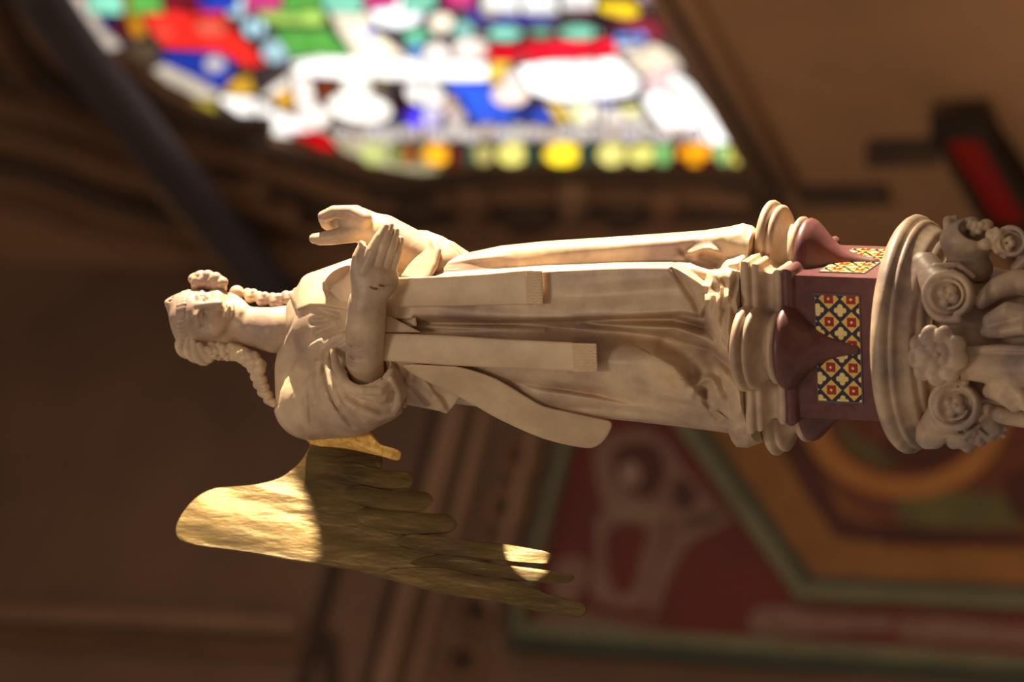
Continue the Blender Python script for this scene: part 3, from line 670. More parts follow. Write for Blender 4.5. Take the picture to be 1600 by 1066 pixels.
# rosette on the abacus front
F = Field((1408, 498, 90), (1520, 612, 215), 1.5)
ex, ey_, ee = 1465, 555, 165
F.ell((ex, ey_, ee - 12), (34, 34, 16), 4)
for i in range(9):
    a = i * 2 * math.pi / 9 + .2; F.ell((ex + 33 * math.cos(a), ey_ + 33 * math.sin(a), ee - 2), (16, 16, 8), 5)
F.ell((ex, ey_, ee + 10), (22, 22, 8), 5, '-')
for i in range(5):
    a = i * 2 * math.pi / 5 + .5; F.ell((ex + 14 * math.cos(a), ey_ + 14 * math.sin(a), ee + 1), (11, 11, 7), 2.5)
F.ell((ex, ey_, ee + 5), (6, 6, 7), 1.5)
for i in range(9):
    a = (i + .5) * 2 * math.pi / 9 + .2; F.chain([(ex + 37 * math.cos(a), ey_ + 37 * math.sin(a), ee + 10, 2.5)], 1.5, '-')
for i in range(5):
    a = (i + .5) * 2 * math.pi / 5 + .5; F.chain([(ex + 15 * math.cos(a), ey_ + 15 * math.sin(a), ee + 10, 2.4)], 1.5, '-')
F.chain([(1490, 560, 140, 26), (1515, 566, 110, 20)], 8)
F.build('rosette', MARBLE2, colm)
# scrolls either side of the rosette
for (cx, cy, e, s_, a0) in ((1483, 462, 150, 1, 1.2), (1493, 634, 128, -1, -1.2)):
    F = Field((cx - 62, cy - 68, e - 80), (cx + 62, cy + 68, e + 40), 1.6)
    F.ell((cx, cy, e - 26), (42, 40, 24), 5)
    F.chain([(cx - 38, cy - 44 * s_, e - 56, 26), (cx - 20, cy - 20 * s_, e - 40, 30), (cx, cy, e - 32, 30)], 10)
    F.ell((cx, cy, e - 2), (32, 31, 12), 3, '-')
    spiral(F, cx, cy, e - 6, 39, 31, 1.0, a0, 7.5, s_, 2)
    spiral(F, cx, cy, e - 10, 28, 20, .9, a0 + 1, 4.2, s_, 1.5)
    for i in range(4):
        a = i * math.pi / 2 + .5; F.ell((cx + 10 * math.cos(a), cy + 10 * math.sin(a), e - 12), (9, 9, 8), 2)
    F.ell((cx, cy, e - 8), (5, 5, 6), 1)
    F.chain([(cx - 40, cy - 30 * s_, e - 22, 5), (cx - 20, cy - 46 * s_, e - 30, 5), (cx + 15, cy - 48 * s_, e - 36, 5), (cx + 38, cy - 30 * s_, e - 36, 4)], 3)
    F.build('scroll', MARBLE2, colm)
# big cupped leaf flower at the right edge, its bead cluster and the curled leaf below it
F = Field((1462, 325, 10), (1612, 440, 160), 1.7)
F.ell((1512, 375, 75), (44, 34, 40), 5); F.chain([(1530, 420, 60, 22), (1505, 400, 75, 26)], 10)
F.ell((1528, 358, 92), (30, 20, 30), 4, '-')
for i in range(7):
    a = i * 2 * math.pi / 7; F.ell((1524 + 27 * math.cos(a), 364 + 19 * math.sin(a) + 3, 88 + 12 * math.sin(a)), (12, 10, 11), 3)
F.ell((1483, 350, 84), (10, 13, 20), 4); F.chain([(1480, 344, 90, 6), (1494, 340, 90, 4)], 3)
for i in range(8):
    a = i * 2.4; r = 2.4 * math.sqrt(i) * 2.2; F.ell((1524 + r * math.cos(a), 356 + r * .75 * math.sin(a), 88), (6, 6, 6), 1.2)
F.ell((1576, 380, 70), (28, 24, 28), 5); F.ell((1582, 378, 92), (19, 16, 15), 3, '-')
spiral(F, 1580, 378, 84, 25, 19, 1.1, 2, 4.5, 1, 1.5)
for i in range(5):
    a = i * 1.3; F.ell((1574 + 8 * math.cos(a), 380 + 7 * math.sin(a), 88), (6, 6, 6), 1.2)
F.chain([(1556, 358, 90, 4), (1562, 366, 96, 7), (1552, 378, 96, 6), (1558, 392, 92, 6)], 3)
F.chain([(1590, 420, 60, 12), (1612, 400, 60, 14)], 5)
F.build('leaf', MARBLE2, colm)
# leaf on the left
F = Field((1462, 600, 0), (1612, 720, 150), 1.7)
F.ell((1505, 668, 60), (38, 34, 36), 6); F.ell((1545, 660, 60), (28, 30, 34), 5)
for (x, y, e, r) in [(1490, 690, 60, 12), (1512, 698, 58, 10), (1532, 690, 66, 9), (1548, 682, 70, 9), (1558, 670, 74, 8), (1570, 668, 66, 6), (1568, 680, 60, 5), (1522, 674, 88, 7), (1530, 686, 80, 5)]: F.ell((x, y, e), (r, r, r), 4)
for (a, b) in (((1480, 650), (1515, 690)), ((1500, 640), (1545, 678)), ((1540, 640), (1562, 662))): F.chain([(a[0], a[1], 92, 3), ((a[0] + b[0]) / 2, (a[1] + b[1]) / 2, 96, 4), (b[0], b[1], 84, 3)], 3, '-')
F.build('leaf', MARBLE2, colm)
# lit midrib leaf and curling acanthus on the bell
F = Field((1500, 420, 20), (1625, 680, 190), 2.0)
F.chain([(1495, 572, 132, 20), (1550, 575, 122, 25), (1625, 578, 118, 28)], 8); F.chain([(1500, 550, 128, 8), (1560, 545, 130, 7), (1620, 548, 130, 8)], 6)
for P in ([(1545, 612, 112, 9), (1566, 618, 128, 11), (1585, 634, 124, 9), (1600, 628, 112, 7)], [(1556, 600, 122, 5), (1580, 604, 134, 8), (1598, 620, 136, 8), (1610, 640, 120, 8)], [(1540, 640, 84, 10), (1570, 650, 96, 12), (1600, 655, 90, 12)],
          [(1535, 470, 112, 12), (1560, 450, 110, 16), (1590, 440, 100, 18), (1620, 445, 96, 18)], [(1545, 500, 130, 9), (1575, 485, 138, 12), (1605, 490, 132, 12)], [(1540, 520, 126, 8), (1570, 518, 140, 9), (1600, 512, 142, 10), (1620, 520, 130, 12)]): F.chain([(a, b, c - (12 if b < 530 else 4), d * 1.15) for a, b, c, d in P], 14)
for P in ([(1560, 470, 134, 4), (1590, 462, 132, 5), (1620, 465, 124, 5)], [(1556, 508, 148, 4), (1590, 502, 152, 4)], [(1570, 612, 146, 3), (1590, 628, 142, 3)]): F.chain(P, 3, '-')
F.build('leaf', MARBLE2, colm)

# ================================================================== the angel
angel = empty('angel_statue', [AX, 0, Z_TOP], 'pale marble statue of a robed angel with one gilt wing standing on the pedestal', 'statue')
def interp(tab, x): T = np.array(tab, float); return np.interp(x, T[:, 0], T[:, 1])

# ---------------------------------------------------------------- robe: rows between the two outlines, folds carved as relief
RX = np.arange(560, 1240, 1.25); NFR = 300
yR = interp([(560,440),(600,425),(650,412),(700,402),(726,396),(783,384),(850,377),(960,370),(1060,363),(1100,360),(1140,354),(1161,349),(1176,353),(1188,364),(1200,382),(1240,400)], RX)
yL = interp([(560,596),(600,600),(700,630),(783,640),(850,645),(940,654),(1000,660),(1060,667),(1100,672),(1138,677),(1144,690),(1151,699),(1168,700),(1190,692),(1212,682),(1240,672)], RX)
TF = interp([(560,70),(700,84),(900,100),(1060,114),(1140,126),(1222,124)], RX); TB = interp([(560,60),(800,85),(1222,110)], RX)
sp = np.linspace(-1, 1, NFR); sp = 0.55 * sp + 0.45 * np.sin(sp * math.pi / 2)
Yg = (yR + yL)[:, None] / 2 + (yL - yR)[:, None] / 2 * sp[None]; Xg = np.repeat(RX[:, None], NFR, 1)
base = np.where(sp < 0, (1 - np.abs(sp) ** 8) ** (1 / 4), (1 - np.abs(sp) ** 2.5) ** (1 / 2.5))
Hg = TF[:, None] * base[None]; fade = 1 - np.abs(sp[None]) ** 10
def brush(pts, wa, wb=None):
    global Hg
    wb = wb or wa; d, sd, hh = seg_d(Xg, Yg, pts)
    w_ = np.where(sd > 0, wa, wb); Hg = Hg + fade * hh * np.exp(-(d / w_) ** 2)
def raise_(poly, hgt, soft):
    global Hg
    sd = poly_sd(np.array(poly, float), Xg, Yg); t = np.clip(0.5 - sd / soft, 0, 1); Hg = Hg + fade * hgt * t * t * (3 - 2 * t)
# the side of the right hip, then the broad pleat that hangs below the stole
brush([(720,420,-2),(850,412,-10),(1000,407,-16),(1080,406,-20),(1130,418,-24)], 8, 27)
brush([(700,402,5),(760,392,5),(850,381,3),(960,376,0)], 4, 4)
brush([(690,410,5),(740,404,5),(800,398,0)], 4, 5)
raise_([(590,434),(700,429),(760,426),(860,420),(960,414),(1050,412),(1072,424),(1102,444),(1106,470),(1096,494),(1066,489),(950,497),(850,500),(760,503),(650,502),(590,500)], 30, 9)
brush([(830,464,-2),(900,463,-6),(960,462,-8),(1085,460,-9)], 14, 22)
brush([(840,424,1),(960,419,2),(1050,418,3)], 9, 5)
brush([(1052,420,-7),(1068,445,-12),(1084,470,-14),(1094,492,-8)], 5, 6); brush([(1060,416,6),(1080,436,8),(1100,448,8)], 6)
# dark valley beside the pleat and the small inner fold
brush([(640,507,-8),(760,508,-18),(850,511,-30),(960,518,-48),(1040,528,-48),(1105,546,-40),(1140,575,-24)], 20, 7)
brush([(900,501,-6),(960,501,-30),(1050,500,-46),(1098,512,-34)], 9, 6)
brush([(900,512,2),(985,510,16),(1060,511,26),(1100,528,24),(1128,545,16),(1160,562,14)], 7, 10)
brush([(650,498,-18),(700,500,-18),(800,502,-18),(900,503,-8)], 6, 4)
brush([(650,510,5),(760,512,6),(850,515,4)], 5)
# left leg under the cloth, the knee folds and the foot
brush([(780,560,4),(900,566,14),(1000,576,20),(1045,588,22)], 40, 34)
brush([(1020,556,8),(1052,574,16),(1072,596,20),(1090,618,18),(1118,640,10)], 26, 5)
brush([(1040,540,-16),(1075,562,-24),(1086,590,-26),(1090,606,-14)], 13)
brush([(1080,618,10),(1090,600,18),(1101,592,20),(1112,592,18),(1120,604,10)], 6)
brush([(1101,612,-14),(1102,626,-16),(1110,642,-14),(1122,654,-8)], 4)
brush([(1112,556,6),(1130,580,14),(1150,606,18),(1163,632,18),(1156,650,8)], 9)
brush([(1118,590,-6),(1138,616,-8)], 10); brush([(1126,625,12),(1140,640,12)], 16)
brush([(1042,624,-6),(1072,630,-13),(1100,640,-13),(1128,660,-8)], 8, 11)
brush([(1040,618,6),(1080,626,8),(1112,642,6)], 4)
brush([(1140,676,8),(1170,664,10),(1184,650,8)], 8)
# long folds on the left
brush([(780,592,0),(840,603,-7),(880,608,-18),(930,616,-16),(985,630,-4),(1010,636,0)], 4, 9); brush([(800,612,4),(880,619,9),(940,628,8),(1010,638,7),(1090,660,5)], 9, 6)
brush([(830,628,0),(880,636,-8),(950,640,-12),(1000,645,-10),(1060,655,0)], 5); brush([(940,650,4),(1100,668,5)], 6)
brush([(700,585,-6),(800,612,-8),(840,630,-4)], 12)
# crumpled cloth over the right foot, against the plinth
brush([(1056,404,2),(1072,398,6),(1090,392,8),(1108,388,9),(1122,394,5)], 7); brush([(1072,386,-4),(1100,378,-6),(1122,384,-8),(1134,398,-6)], 9, 12); brush([(1066,392,-5),(1076,404,-6)], 5)
brush([(1130,362,12),(1152,360,14)], 9, 9); brush([(1100,400,-10),(1122,410,-16)], 8)
raise_([(1104,446),(1112,426),(1126,418),(1136,408),(1160,404),(1166,470),(1150,500),(1140,556),(1128,548),(1116,520),(1104,490)], 34, 14)
for (a, b, c_) in (((1112,436),(1120,462),(1112,490)), ((1122,424),(1132,450),(1128,480)), ((1138,470),(1128,500),(1132,530)), ((1150,430),(1142,460),(1146,490)), ((1112,500),(1122,520),(1120,545))):
    brush([(a[0], a[1], -7), (b[0], b[1], -10), (c_[0], c_[1], -6)], 4, 6)
for (a, b, c_) in (((1118,428),(1127,450),(1120,484)), ((1130,414),(1140,440),(1136,470)), ((1140,486),(1134,516),(1142,548))):
    brush([(a[0], a[1], 6), (b[0], b[1], 8), (c_[0], c_[1], 4)], 5)
brush([(1118,470,8),(1134,465,14),(1150,470,12)], 12)
Hg = Hg + fade * 0.9 * np.sin(Yg * .21 + np.sin(Xg * .013) * 2) * np.cos(Xg * .009)
def robe_e(x, y):
    i = int(np.argmin(np.abs(RX - x))); return float(np.interp(y, Yg[i], Hg[i]))
NBK = 60; tb = np.linspace(0, math.pi, NBK + 2)[1:-1]
yb = (yR + yL)[:, None] / 2 + (yL - yR)[:, None] / 2 * np.cos(tb)[None]; eb = -TB[:, None] * np.abs(np.sin(tb))[None] ** .8
ring_y = np.concatenate([Yg, yb], 1); ring_e = np.concatenate([Hg, eb], 1); ring_x = np.repeat(RX[:, None], ring_y.shape[1], 1)
nr, nc = ring_y.shape
V = pts_photo(np.stack([ring_x, ring_y, ring_e + dax(ring_x)], -1).reshape(-1, 3))
V[:, 2] = np.maximum(V[:, 2], Z_TOP + 0.0006)      # the hem rests on the plinth
ii, jj = np.meshgrid(np.arange(nr - 1), np.arange(nc), indexing='ij'); kk = (jj + 1) % nc
Fq = np.stack([ii * nc + jj, (ii + 1) * nc + jj, (ii + 1) * nc + kk, ii * nc + kk], -1).reshape(-1, 4)
mesh('robe', V, Fq, MARBLE, angel, True)

# ---------------------------------------------------------------- stole: two hanging bands with fringed ends
def plane_e(p0, p1, p2):
    M = np.array([[p[0], p[1], 1] for p in (p0, p1, p2)]); a = np.linalg.solve(M, [p[2] for p in (p0, p1, p2)])
    return lambda X, Y: a[0] * X + a[1] * Y + a[2]
def stole(poly, pl, fringe):
    P = np.array(poly, float); F = Field((P[:, 0].min() - 6, P[:, 1].min() - 6, 84), (P[:, 0].max() + 6, P[:, 1].max() + 6, 160), 1.4)
    ym = (P[:, 1].min() + P[:, 1].max()) / 2
    F.slab(poly, lambda X, Y: pl(X, Y) - ((Y - ym) / 24.0) ** 2 * 2.2, 11, 2, '+', 2.5)
    o = F.build('stole_band', STOLE, angel)
    (x0, x1, ya, yb_) = fringe; G = Field((x0 - 5, ya - 5, 84), (x1 + 6, yb_ + 5, 164), 1.0)
    G.slab([(x0, ya), (x1, ya + 1), (x1 + 2, yb_), (x0, yb_)], lambda X, Y: pl(X, Y) + 1.5, 12.5, 1, '+', 1.5)
    n = int((yb_ - ya) / 4.6)
    for i in range(1, n):
        y = ya + (yb_ - ya) * i / n; xs = np.linspace(x0 + 2, x1 + 4, 9)
        G.chain([(x, y + 1.3 * math.sin((x - x0) * .55), float(pl(x, y)) + 7.8, 1.7) for x in xs], 1, '-')
    G.build('fringe', STOLE, o)
stole([(596,436),(620,434),(700,431),(760,427),(822,421),(826,476),(780,477),(700,479),(596,481)], plane_e((600,455,118), (840,455,134), (720,475,124)), (822, 847, 422, 475))
stole([(590,520),(700,524),(790,530),(896,535),(898,580),(830,577),(720,572),(590,564)], plane_e((600,540,112), (930,555,134), (720,570,117)), (895, 932, 536, 581))
F = Field((588, 470, 70), (668, 530, 140), 1.4)
F.slab([(594,486),(660,520),(594,520)], plane_e((600,500,112), (650,516,104), (600,520,112)), 9, 2); F.slab([(596,476),(648,478),(652,510),(640,512)], 88, 20, 3)
F.chain([(632,494,101,5)], 2, '-'); 
F.build('stole_knot', STOLE, angel)

# ---------------------------------------------------------------- mantle: shoulders, layers of the cape, sleeve of the raised arm
def surf(F, x, y):
    i, j = int(round((x - F.lo[0]) / F.h)), int(round((y - F.lo[1]) / F.h)); i = min(max(i, 0), F.n[0] - 1); j = min(max(j, 0), F.n[1] - 1)
    k = np.nonzero(F.f[i, j] < 0)[0]
    return F.ax[2][k[-1]] if len(k) else None
def stroke(F, pts, k=4, op='+'):
    """(x, y, r, lift): a fold standing lift above (or cut lift into) the present surface"""
    Q = []
    for x, y, r, l in pts:
        e = surf(F, x, y)
        if e is None: e = Q[-1][2] if Q else 0
        Q.append((x, y, e + (l - r if op == '+' else r - l), r))
    F.chain(Q, k, op)
def layer(F, poly, th, k=3):
    X, Y = F.ax[0][:, None].astype(np.float32), F.ax[1][None, :].astype(np.float32)
    p2 = poly_sd(np.array(poly, float), X, Y)[:, :, None].astype(np.float32)
    F.f = smin(F.f, -smin(-(F.f - th), -p2, 5), k)
F = Field((400, 395, -95), (690, 690, 185), 1.5)
F.chain([(506,512,-2,60), (542,519,6,82), (610,512,0,84), (660,510,-14,76)], 20)
F.chain([(480,489,-6,34), (503,474,-4,42), (560,462,0,50)], 14)
F.chain([(470,548,-6,38), (474,612,4,40), (484,630,10,44)], 12)
F.chain([(484,630,10,44), (545,624,52,46), (585,606,92,44)], 10)
F.chain([(370,514,4,36), (428,515,6,37)], 5, '-')
layer(F, [(414,622),(429,566),(443,534),(456,510),(464,486),(468,462),(474,438),(500,380),(740,380),(740,520),(600,700),(400,700)], 4, 2)
layer(F, [(464,486),(485,478),(508,479),(560,488),(560,380),(440,420),(452,462)], 5, 2)
layer(F, [(434,634),(438,611),(452,584),(467,555),(485,537),(501,528),(535,519),(600,519),(640,700),(400,720),(400,660)], 7, 2)
layer(F, [(470,604),(472,640),(476,664),(480,700),(700,700),(700,500),(560,520),(520,545),(495,572)], 3, 3)
for p in ([(488,503,4,3),(508,500,4,5),(526,497,3,4)], [(492,520,5,3),(512,512,5,5),(528,503,3,4)], [(500,486,3,2),(528,494,3,4)], [(505,530,4,2),(530,508,3,4)]): stroke(F, p, 8, '-')
# folds round the upper arm, and the open mouth of the wide sleeve under the elbow
for p in ([(518,556,5,6),(524,572,6,11),(542,590,7,17),(568,598,8,20),(591,602,7,18),(601,595,5,10)], [(526,598,5,4),(546,618,8,8),(568,630,9,10),(595,640,9,11),(609,634,8,10),(613,616,6,8)]): stroke(F, p, 7, '-')
for p in ([(507,550,6,5),(518,580,7,9),(540,603,7,12),(568,611,7,14),(594,611,7,13),(606,596,6,12),(611,580,5,9)], [(540,628,6,3),(556,638,6,5),(595,652,6,5),(615,646,6,7),(623,630,6,7),(622,614,5,7),(611,592,4,7)]): stroke(F, p, 5)
for p in ([(506,552,5,4),(505,576,5,8),(511,600,4,7),(520,624,4,5)], [(496,565,3,3),(495,600,4,5),(500,634,3,3)], [(519,622,3,3),(535,648,4,6),(551,668,3,4)], [(484,600,3,2),(483,630,4,4),(486,660,3,3)], [(528,612,3,3),(545,640,4,5),(566,658,3,3)]): stroke(F, p, 6, '-')
for p in ([(510,572,4,3),(517,602,5,4),(530,632,5,3)], [(500,570,4,2),(499,600,5,3),(503,636,4,2)], [(490,590,4,2),(490,630,5,2)]): stroke(F, p, 5)
F.chain([(572,572,126,37), (576,606,106,32)], 4, '-')
F.chain([(520,548,112,5), (525,572,132,7), (541,600,146,8), (566,615,146,8.5), (593,613,134,8.5), (609,597,114,7), (613,574,96,5)], 5)
F.build('mantle', MARBLE, angel)
# cloth falling from the sleeve
F = Field((596, 545, 0), (730, 655, 130), 1.6)
F.slab([(600,556),(640,563),(652,570),(668,584),(690,604),(722,616),(708,636),(699,645),(632,632),(622,640),(612,612)], plane_e((620,575,92), (700,640,44), (632,632,52)), 15, 4, '+', 3)
for p in ([(622,596,5,5),(640,602,5,6),(668,632,4,4)], [(652,572,5,5),(676,600,6,8),(700,640,5,6)], [(616,570,4,4),(628,600,5,5),(630,626,4,4)]): stroke(F, p, 4, '-')
for p in ([(640,590,8,6),(668,615,8,6),(696,640,5,3)], [(614,600,5,4),(632,634,4,3)], [(648,568,6,6),(640,596,6,5)], [(682,622,5,5),(690,634,5,4)]): stroke(F, p, 5)
F.build('sleeve_fall', MARBLE, angel)
# long panel of the mantle hanging at the left hip
F = Field((620, 555, -30), (965, 712, 125), 1.8)
F.slab(smooth_poly([(630,570),(690,571),(722,574),(776,592),(838,629),(862,638),(885,643),(930,653),(956,660),(950,680),(935,696),(912,700),(850,686),(783,657),(740,633),(700,612),(650,588)], 3),
       lambda X, Y: 103 - .58 * (Y - 575) - np.maximum(X - 790, 0) * .16, 13, 4, '+', 4)
F.build('mantle_panel', STOLE, angel)
# collar flap on the right shoulder
F = Field((490, 395, 10), (570, 485, 165), 1.3)
F.slab([(502,431),(544,410),(549,418),(540,434),(512,453)], lambda X, Y: 34 + 1.4 * (Y - 412) + 0 * X, 14, 2, '+', 2)
F.slab([(511,450),(538,432),(549,418),(556,450),(550,478),(532,474)], 74, 30, 3, '+', 3)
F.build('collar_flap', MARBLE, angel)

# ---------------------------------------------------------------- raised arm and hand, fingers up together, thumb apart
F = Field((524, 338, 60), (642, 612, 218), 1.3)
F.chain([(582,612,84,22), (570,564,117,30), (571,510,138,31), (574,472,150,29)], 4)
for p in ([(536,566,136,2),(552,578,150,3),(575,582,152,2)], [(538,548,140,2),(556,562,154,3),(590,566,150,2)], [(540,534,146,1.5),(552,542,158,2),(570,546,162,1.5)]): F.chain(p, 3, '-')
F.chain([(541,466,150,1.2),(552,467,168,1.4),(574,468,180,1.4),(600,468,168,1.2)], 1.5, '-')
F.chain([(574,478,150,26), (583,450,158,20), (590,430,160,18)], 10)
F.ell((586,436,158), (37,36,20), 10)
F.chain([(570,424,170,14), (583,392,176,11.5), (594,370,175,9), (603,354,172,6)], 4)
F.chain([(585,430,162,12), (600,384,174,9), (607,362,171,7), (610.5,352,168,5)], 1.2)
F.chain([(598,432,154,11), (612,388,167,8), (617,370,164,6.6), (619,360,162,5)], 1.2)
F.chain([(606,436,146,10), (621,396,158,7.2), (625,381,156,6), (626,373,154,4.8)], 1.2)
F.chain([(566,448,160,18), (558,424,170,12), (559,402,174,9), (566,383,172,6.5)], 5)
F.chain([(564,379,176,3.2), (570,386,179,3)], 1.5)
F.build('hand', MARBLE, angel)
scar = material('scar', srgb((120, 62, 42)), srgb((170, 110, 84)), 0.7, 90)
for a, b in (((568,452,179),(580,448,181)), ((580,450,181),(588,452,180)), ((593,446,180),(600,448,177))):
    F = Field((a[0]-6, a[1]-8, a[2]-12), (b[0]+6, b[1]+8, b[2]+10), .8); F.chain([a + (1.8,), b + (1.6,)], 0); F.build('scar', scar, bpy.data.objects['hand'])
# ---------------------------------------------------------------- other arm: lowered wrist, fingers curling, open thumb
F = Field((478, 308, -20), (742, 470, 150), 1.5)
F.chain([(566,354,66,26), (598,368,60,33), (645,396,50,36), (690,418,40,36)], 8)
F.ell((556,346,72), (30,21,32), 8)
for i in range(4):
    e = 98 - 14 * i
    F.chain([(570,342,e,12), (548 + 3*i,331,e + 2,10.5), (522 + 6*i,331,e + 3,10), (505 + 9*i,338,e + 2,8.5), (504 + 9.5*i,344,e - 2,6.5)], 4)
F.ell((530,349,58), (30,15,22), 6)
F.chain([(568,360,86,18), (545,366,94,14), (518,371,98,12), (500,373.5,98,10), (491,373,97,8)], 6)
F.chain([(578,326,70,3), (576,345,92,3)], 4, '-')
F.build('hand', MARBLE, angel)
F = Field((600, 345, -40), (742, 445, 130), 1.6)
F.chain([(640,372,20,13), (664,374,24,14), (684,384,26,16)], 6); F.chain([(668,392,24,22), (700,396,26,20), (722,406,24,16)], 8)
F.chain([(690,382,44,3), (712,396,46,3)], 4, '-'); F.chain([(700,400,52,4),(718,404,46,3)], 3, '-')
F.slab([(626,432),(646,402),(672,374),(681,378),(684,392),(680,410),(672,432),(652,440)], lambda X, Y: 60 + .7 * (Y - 374) + 0 * X, 14, 4, '+', 4)
F.chain([(674,376,62,6), (684,392,74,6), (678,416,90,6), (668,436,102,5)], 4)
F.build('sleeve', MARBLE, angel)

# ---------------------------------------------------------------- head
Cv = np.array([0.03, -0.45, 0.89]); Cv /= np.linalg.norm(Cv)
Bv = np.array([-0.99, -0.05, -0.10]); Bv -= Cv * (Bv @ Cv); Bv /= np.linalg.norm(Bv)
Av = np.cross(Bv, Cv); Av *= -1 if Av[1] > 0 else 1
HC = np.array([321.0, 498.0, 6.0])
def fl(a, b, c):
    d = Av * a + Bv * b + Cv * c; return (HC[0] + d[0], HC[1] + d[1], HC[2] + d[2] - LEAN * d[0])
MH = np.stack([Av, Bv, Cv])
def fe(F, c, r, k=5, op='+'): F.ell(fl(*c), r, k, op, MH)
def fc(F, pts, k=4, op='+'): F.chain([fl(p[0], p[1], p[2]) + (p[3],) for p in pts], k, op)
F = Field((250, 428, -80), (480, 580, 92), 1.05)
fe(F, (0, 16, -14), (43, 42, 50)); fe(F, (0, 22, 2), (39, 27, 42), 6); fe(F, (0, -16, 4), (41, 48, 42), 8); fe(F, (0, -55, 33), (13, 11, 11), 10)
for s_ in (-1, 1):
    fc(F, [(34 * s_, -36, 4, 12), (14 * s_, -53, 25, 11)], 8)
    fe(F, (25 * s_, -17, 29), (15, 14, 12), 12)
    fe(F, (18.5 * s_, 1.5, 48), (13.5, 8.5, 10), 6, '-'); fe(F, (18 * s_, 0, 30), (10, 9, 10), 2)
    fc(F, [(8.5 * s_, 1, 38, 1.7), (13 * s_, 5, 40, 1.9), (20 * s_, 5.5, 39.5, 1.9), (27 * s_, 0, 33.5, 1.6)], 2); fc(F, [(9 * s_, -1.5, 38, 1.4), (16 * s_, -5.5, 39, 1.6), (25 * s_, -3, 35, 1.4)], 2)
    fc(F, [(6 * s_, 10, 43, 2.6), (17 * s_, 14, 41.5, 2.8), (29 * s_, 9, 33.5, 2.6)], 8)
    fe(F, (6 * s_, -20, 48.5), (4.6, 4.4, 5.5), 3)
fc(F, [(0, 14, 42.5, 3.6), (0, 0, 48, 4), (0, -14, 54.5, 5), (0, -19.5, 56, 5.2)], 6); fe(F, (0, -12, 46), (8.5, 13, 7), 6)
for s_ in (-1, 1): fc(F, [(3.2 * s_, -24.5, 54, 1.9), (3.8 * s_, -23, 49, 1.9)], 1.2, '-')
fc(F, [(-15, -37.5, 38.5, 2), (-7, -34.5, 45, 3), (0, -35.3, 47.5, 2.8), (7, -34.5, 45, 3), (15, -37.5, 38.5, 2)], 3)
fc(F, [(-13, -40, 39, 2), (-5, -42.5, 45, 3.4), (5, -42.5, 45, 3.4), (13, -40, 39, 2)], 3)
fc(F, [(-16, -38, 40.5, 1.3), (-6, -38.2, 48, 1.5), (0, -38.8, 49.5, 1.5), (6, -38.2, 48, 1.5), (16, -38, 40.5, 1.3)], 1.2, '-')
fc(F, [(0, -27, 51.5, 1.8), (0, -31, 50.5, 2)], 2, '-'); fc(F, [(-9, -48, 45, 3), (9, -48, 45, 3)], 5, '-')
F.chain([(372, 508, -8, 29), (402, 512, -2, 32), (430, 516, -2, 36), (478, 512, -14, 38)], 8)
CROWN = (((258, 470, 10), (-.93, .31, -.2)), ((258, 470, 10), (-.51, -.85, -.1)))
for p, n in CROWN: F.plane((p[0] + 4, p[1] + 1, p[2]), n, 5)
F.build('head', MARBLE, angel); head = bpy.data.objects['head']
# hair: cap with a pointed crown, waves over the temple, ringlets on the shoulders
F = Field((248, 412, -90), (500, 642, 92), 1.2)
fe(F, (0, 18, -16), (46.5, 43, 53), 4); F.chain([(306, 489, 2, 40), (262, 474, 10, 16)], 6)
for p, n in CROWN: F.plane(p, n, 6)
fe(F, (0, -22, 34), (38, 57, 40), 3, '-'); F.chain([(395, 512, 0, 38), (440, 512, 0, 46)], 4, '-')
W_ = [[(286,526,36,5),(281,537,29,8),(285,548,18,9),(292,552,10,9)], [(293,530,38,5),(294,542,32,8),(299,555,21,9),(306,559,12,9)], [(302,534,38,5),(306,548,31,8),(313,561,20,9),(320,563,12,9)], [(312,539,36,5),(318,550,30,7),(327,560,22,8)]]
for q in W_: F.chain(smooth_poly(q, 3, False), 1.0)
F.chain([(300,545,10,16), (340,546,8,17), (372,550,4,15), (398,560,2,10)], 4)
for i in range(22):
    t = i / 21; x = 326 + 52 * t + RNG.uniform(-2, 2); y = 548 + 8 * math.sin(i * 2.4) + 4 * t; e = 28 - 6 * t + 4 * math.cos(i * 1.7) - max(0, y - 552) * .9
    F.chain([(x - 3, y - 3, e, 5), (x + 3, y + 1, e + 2, 6)], 1.2)
def ringlet(path, r, pitch=8.0):
    P = smooth_poly(np.array(path, float), 8, False); L = np.concatenate([[0], np.cumsum(np.linalg.norm(np.diff(P, axis=0), axis=1))]); n = int(L[-1] / 2.2)
    for ph in (0, math.pi):
        Q = []
        for i in range(n + 1):
            u = L[-1] * i / n; c = [np.interp(u, L, P[:, k]) for k in range(3)]; c2 = [np.interp(min(u + 1, L[-1]), L, P[:, k]) - np.interp(max(u - 1, 0), L, P[:, k]) for k in range(3)]
            t = np.array(c2) / (np.linalg.norm(c2) + 1e-9); a = np.cross(t, [0, 0, 1]); a /= np.linalg.norm(a) + 1e-9; b_ = np.cross(t, a)
            w = 2 * math.pi * u / (pitch * 2) + ph; d = (a * math.cos(w) + b_ * math.sin(w)) * r * .5
            Q.append((c[0] + d[0], c[1] + d[1], c[2] + d[2], r * (.74 + .12 * math.sin(u * .9 + ph))))
        F.chain(Q, 2.4)
for x, y, e, r in [(376,560,24,10),(389,568,20,10.5),(399,579,16,10.5),(404,592,12,10.5),(408,604,8,10),(414,616,4,9.5),(423,628,0,8.5)]:
    F.chain([(x - 5, y - 3, e, r * .8), (x + 5, y + 2, e + 2, r * .85)], 1.5); F.chain([(x - 7, y + 6, e + r - 1, 1.3), (x + 6, y + 5, e + r, 1.3)], 1.5, '-')
ringlet([(368,550,26),(384,555,26),(398,562,22),(408,576,16)], 9, 15)
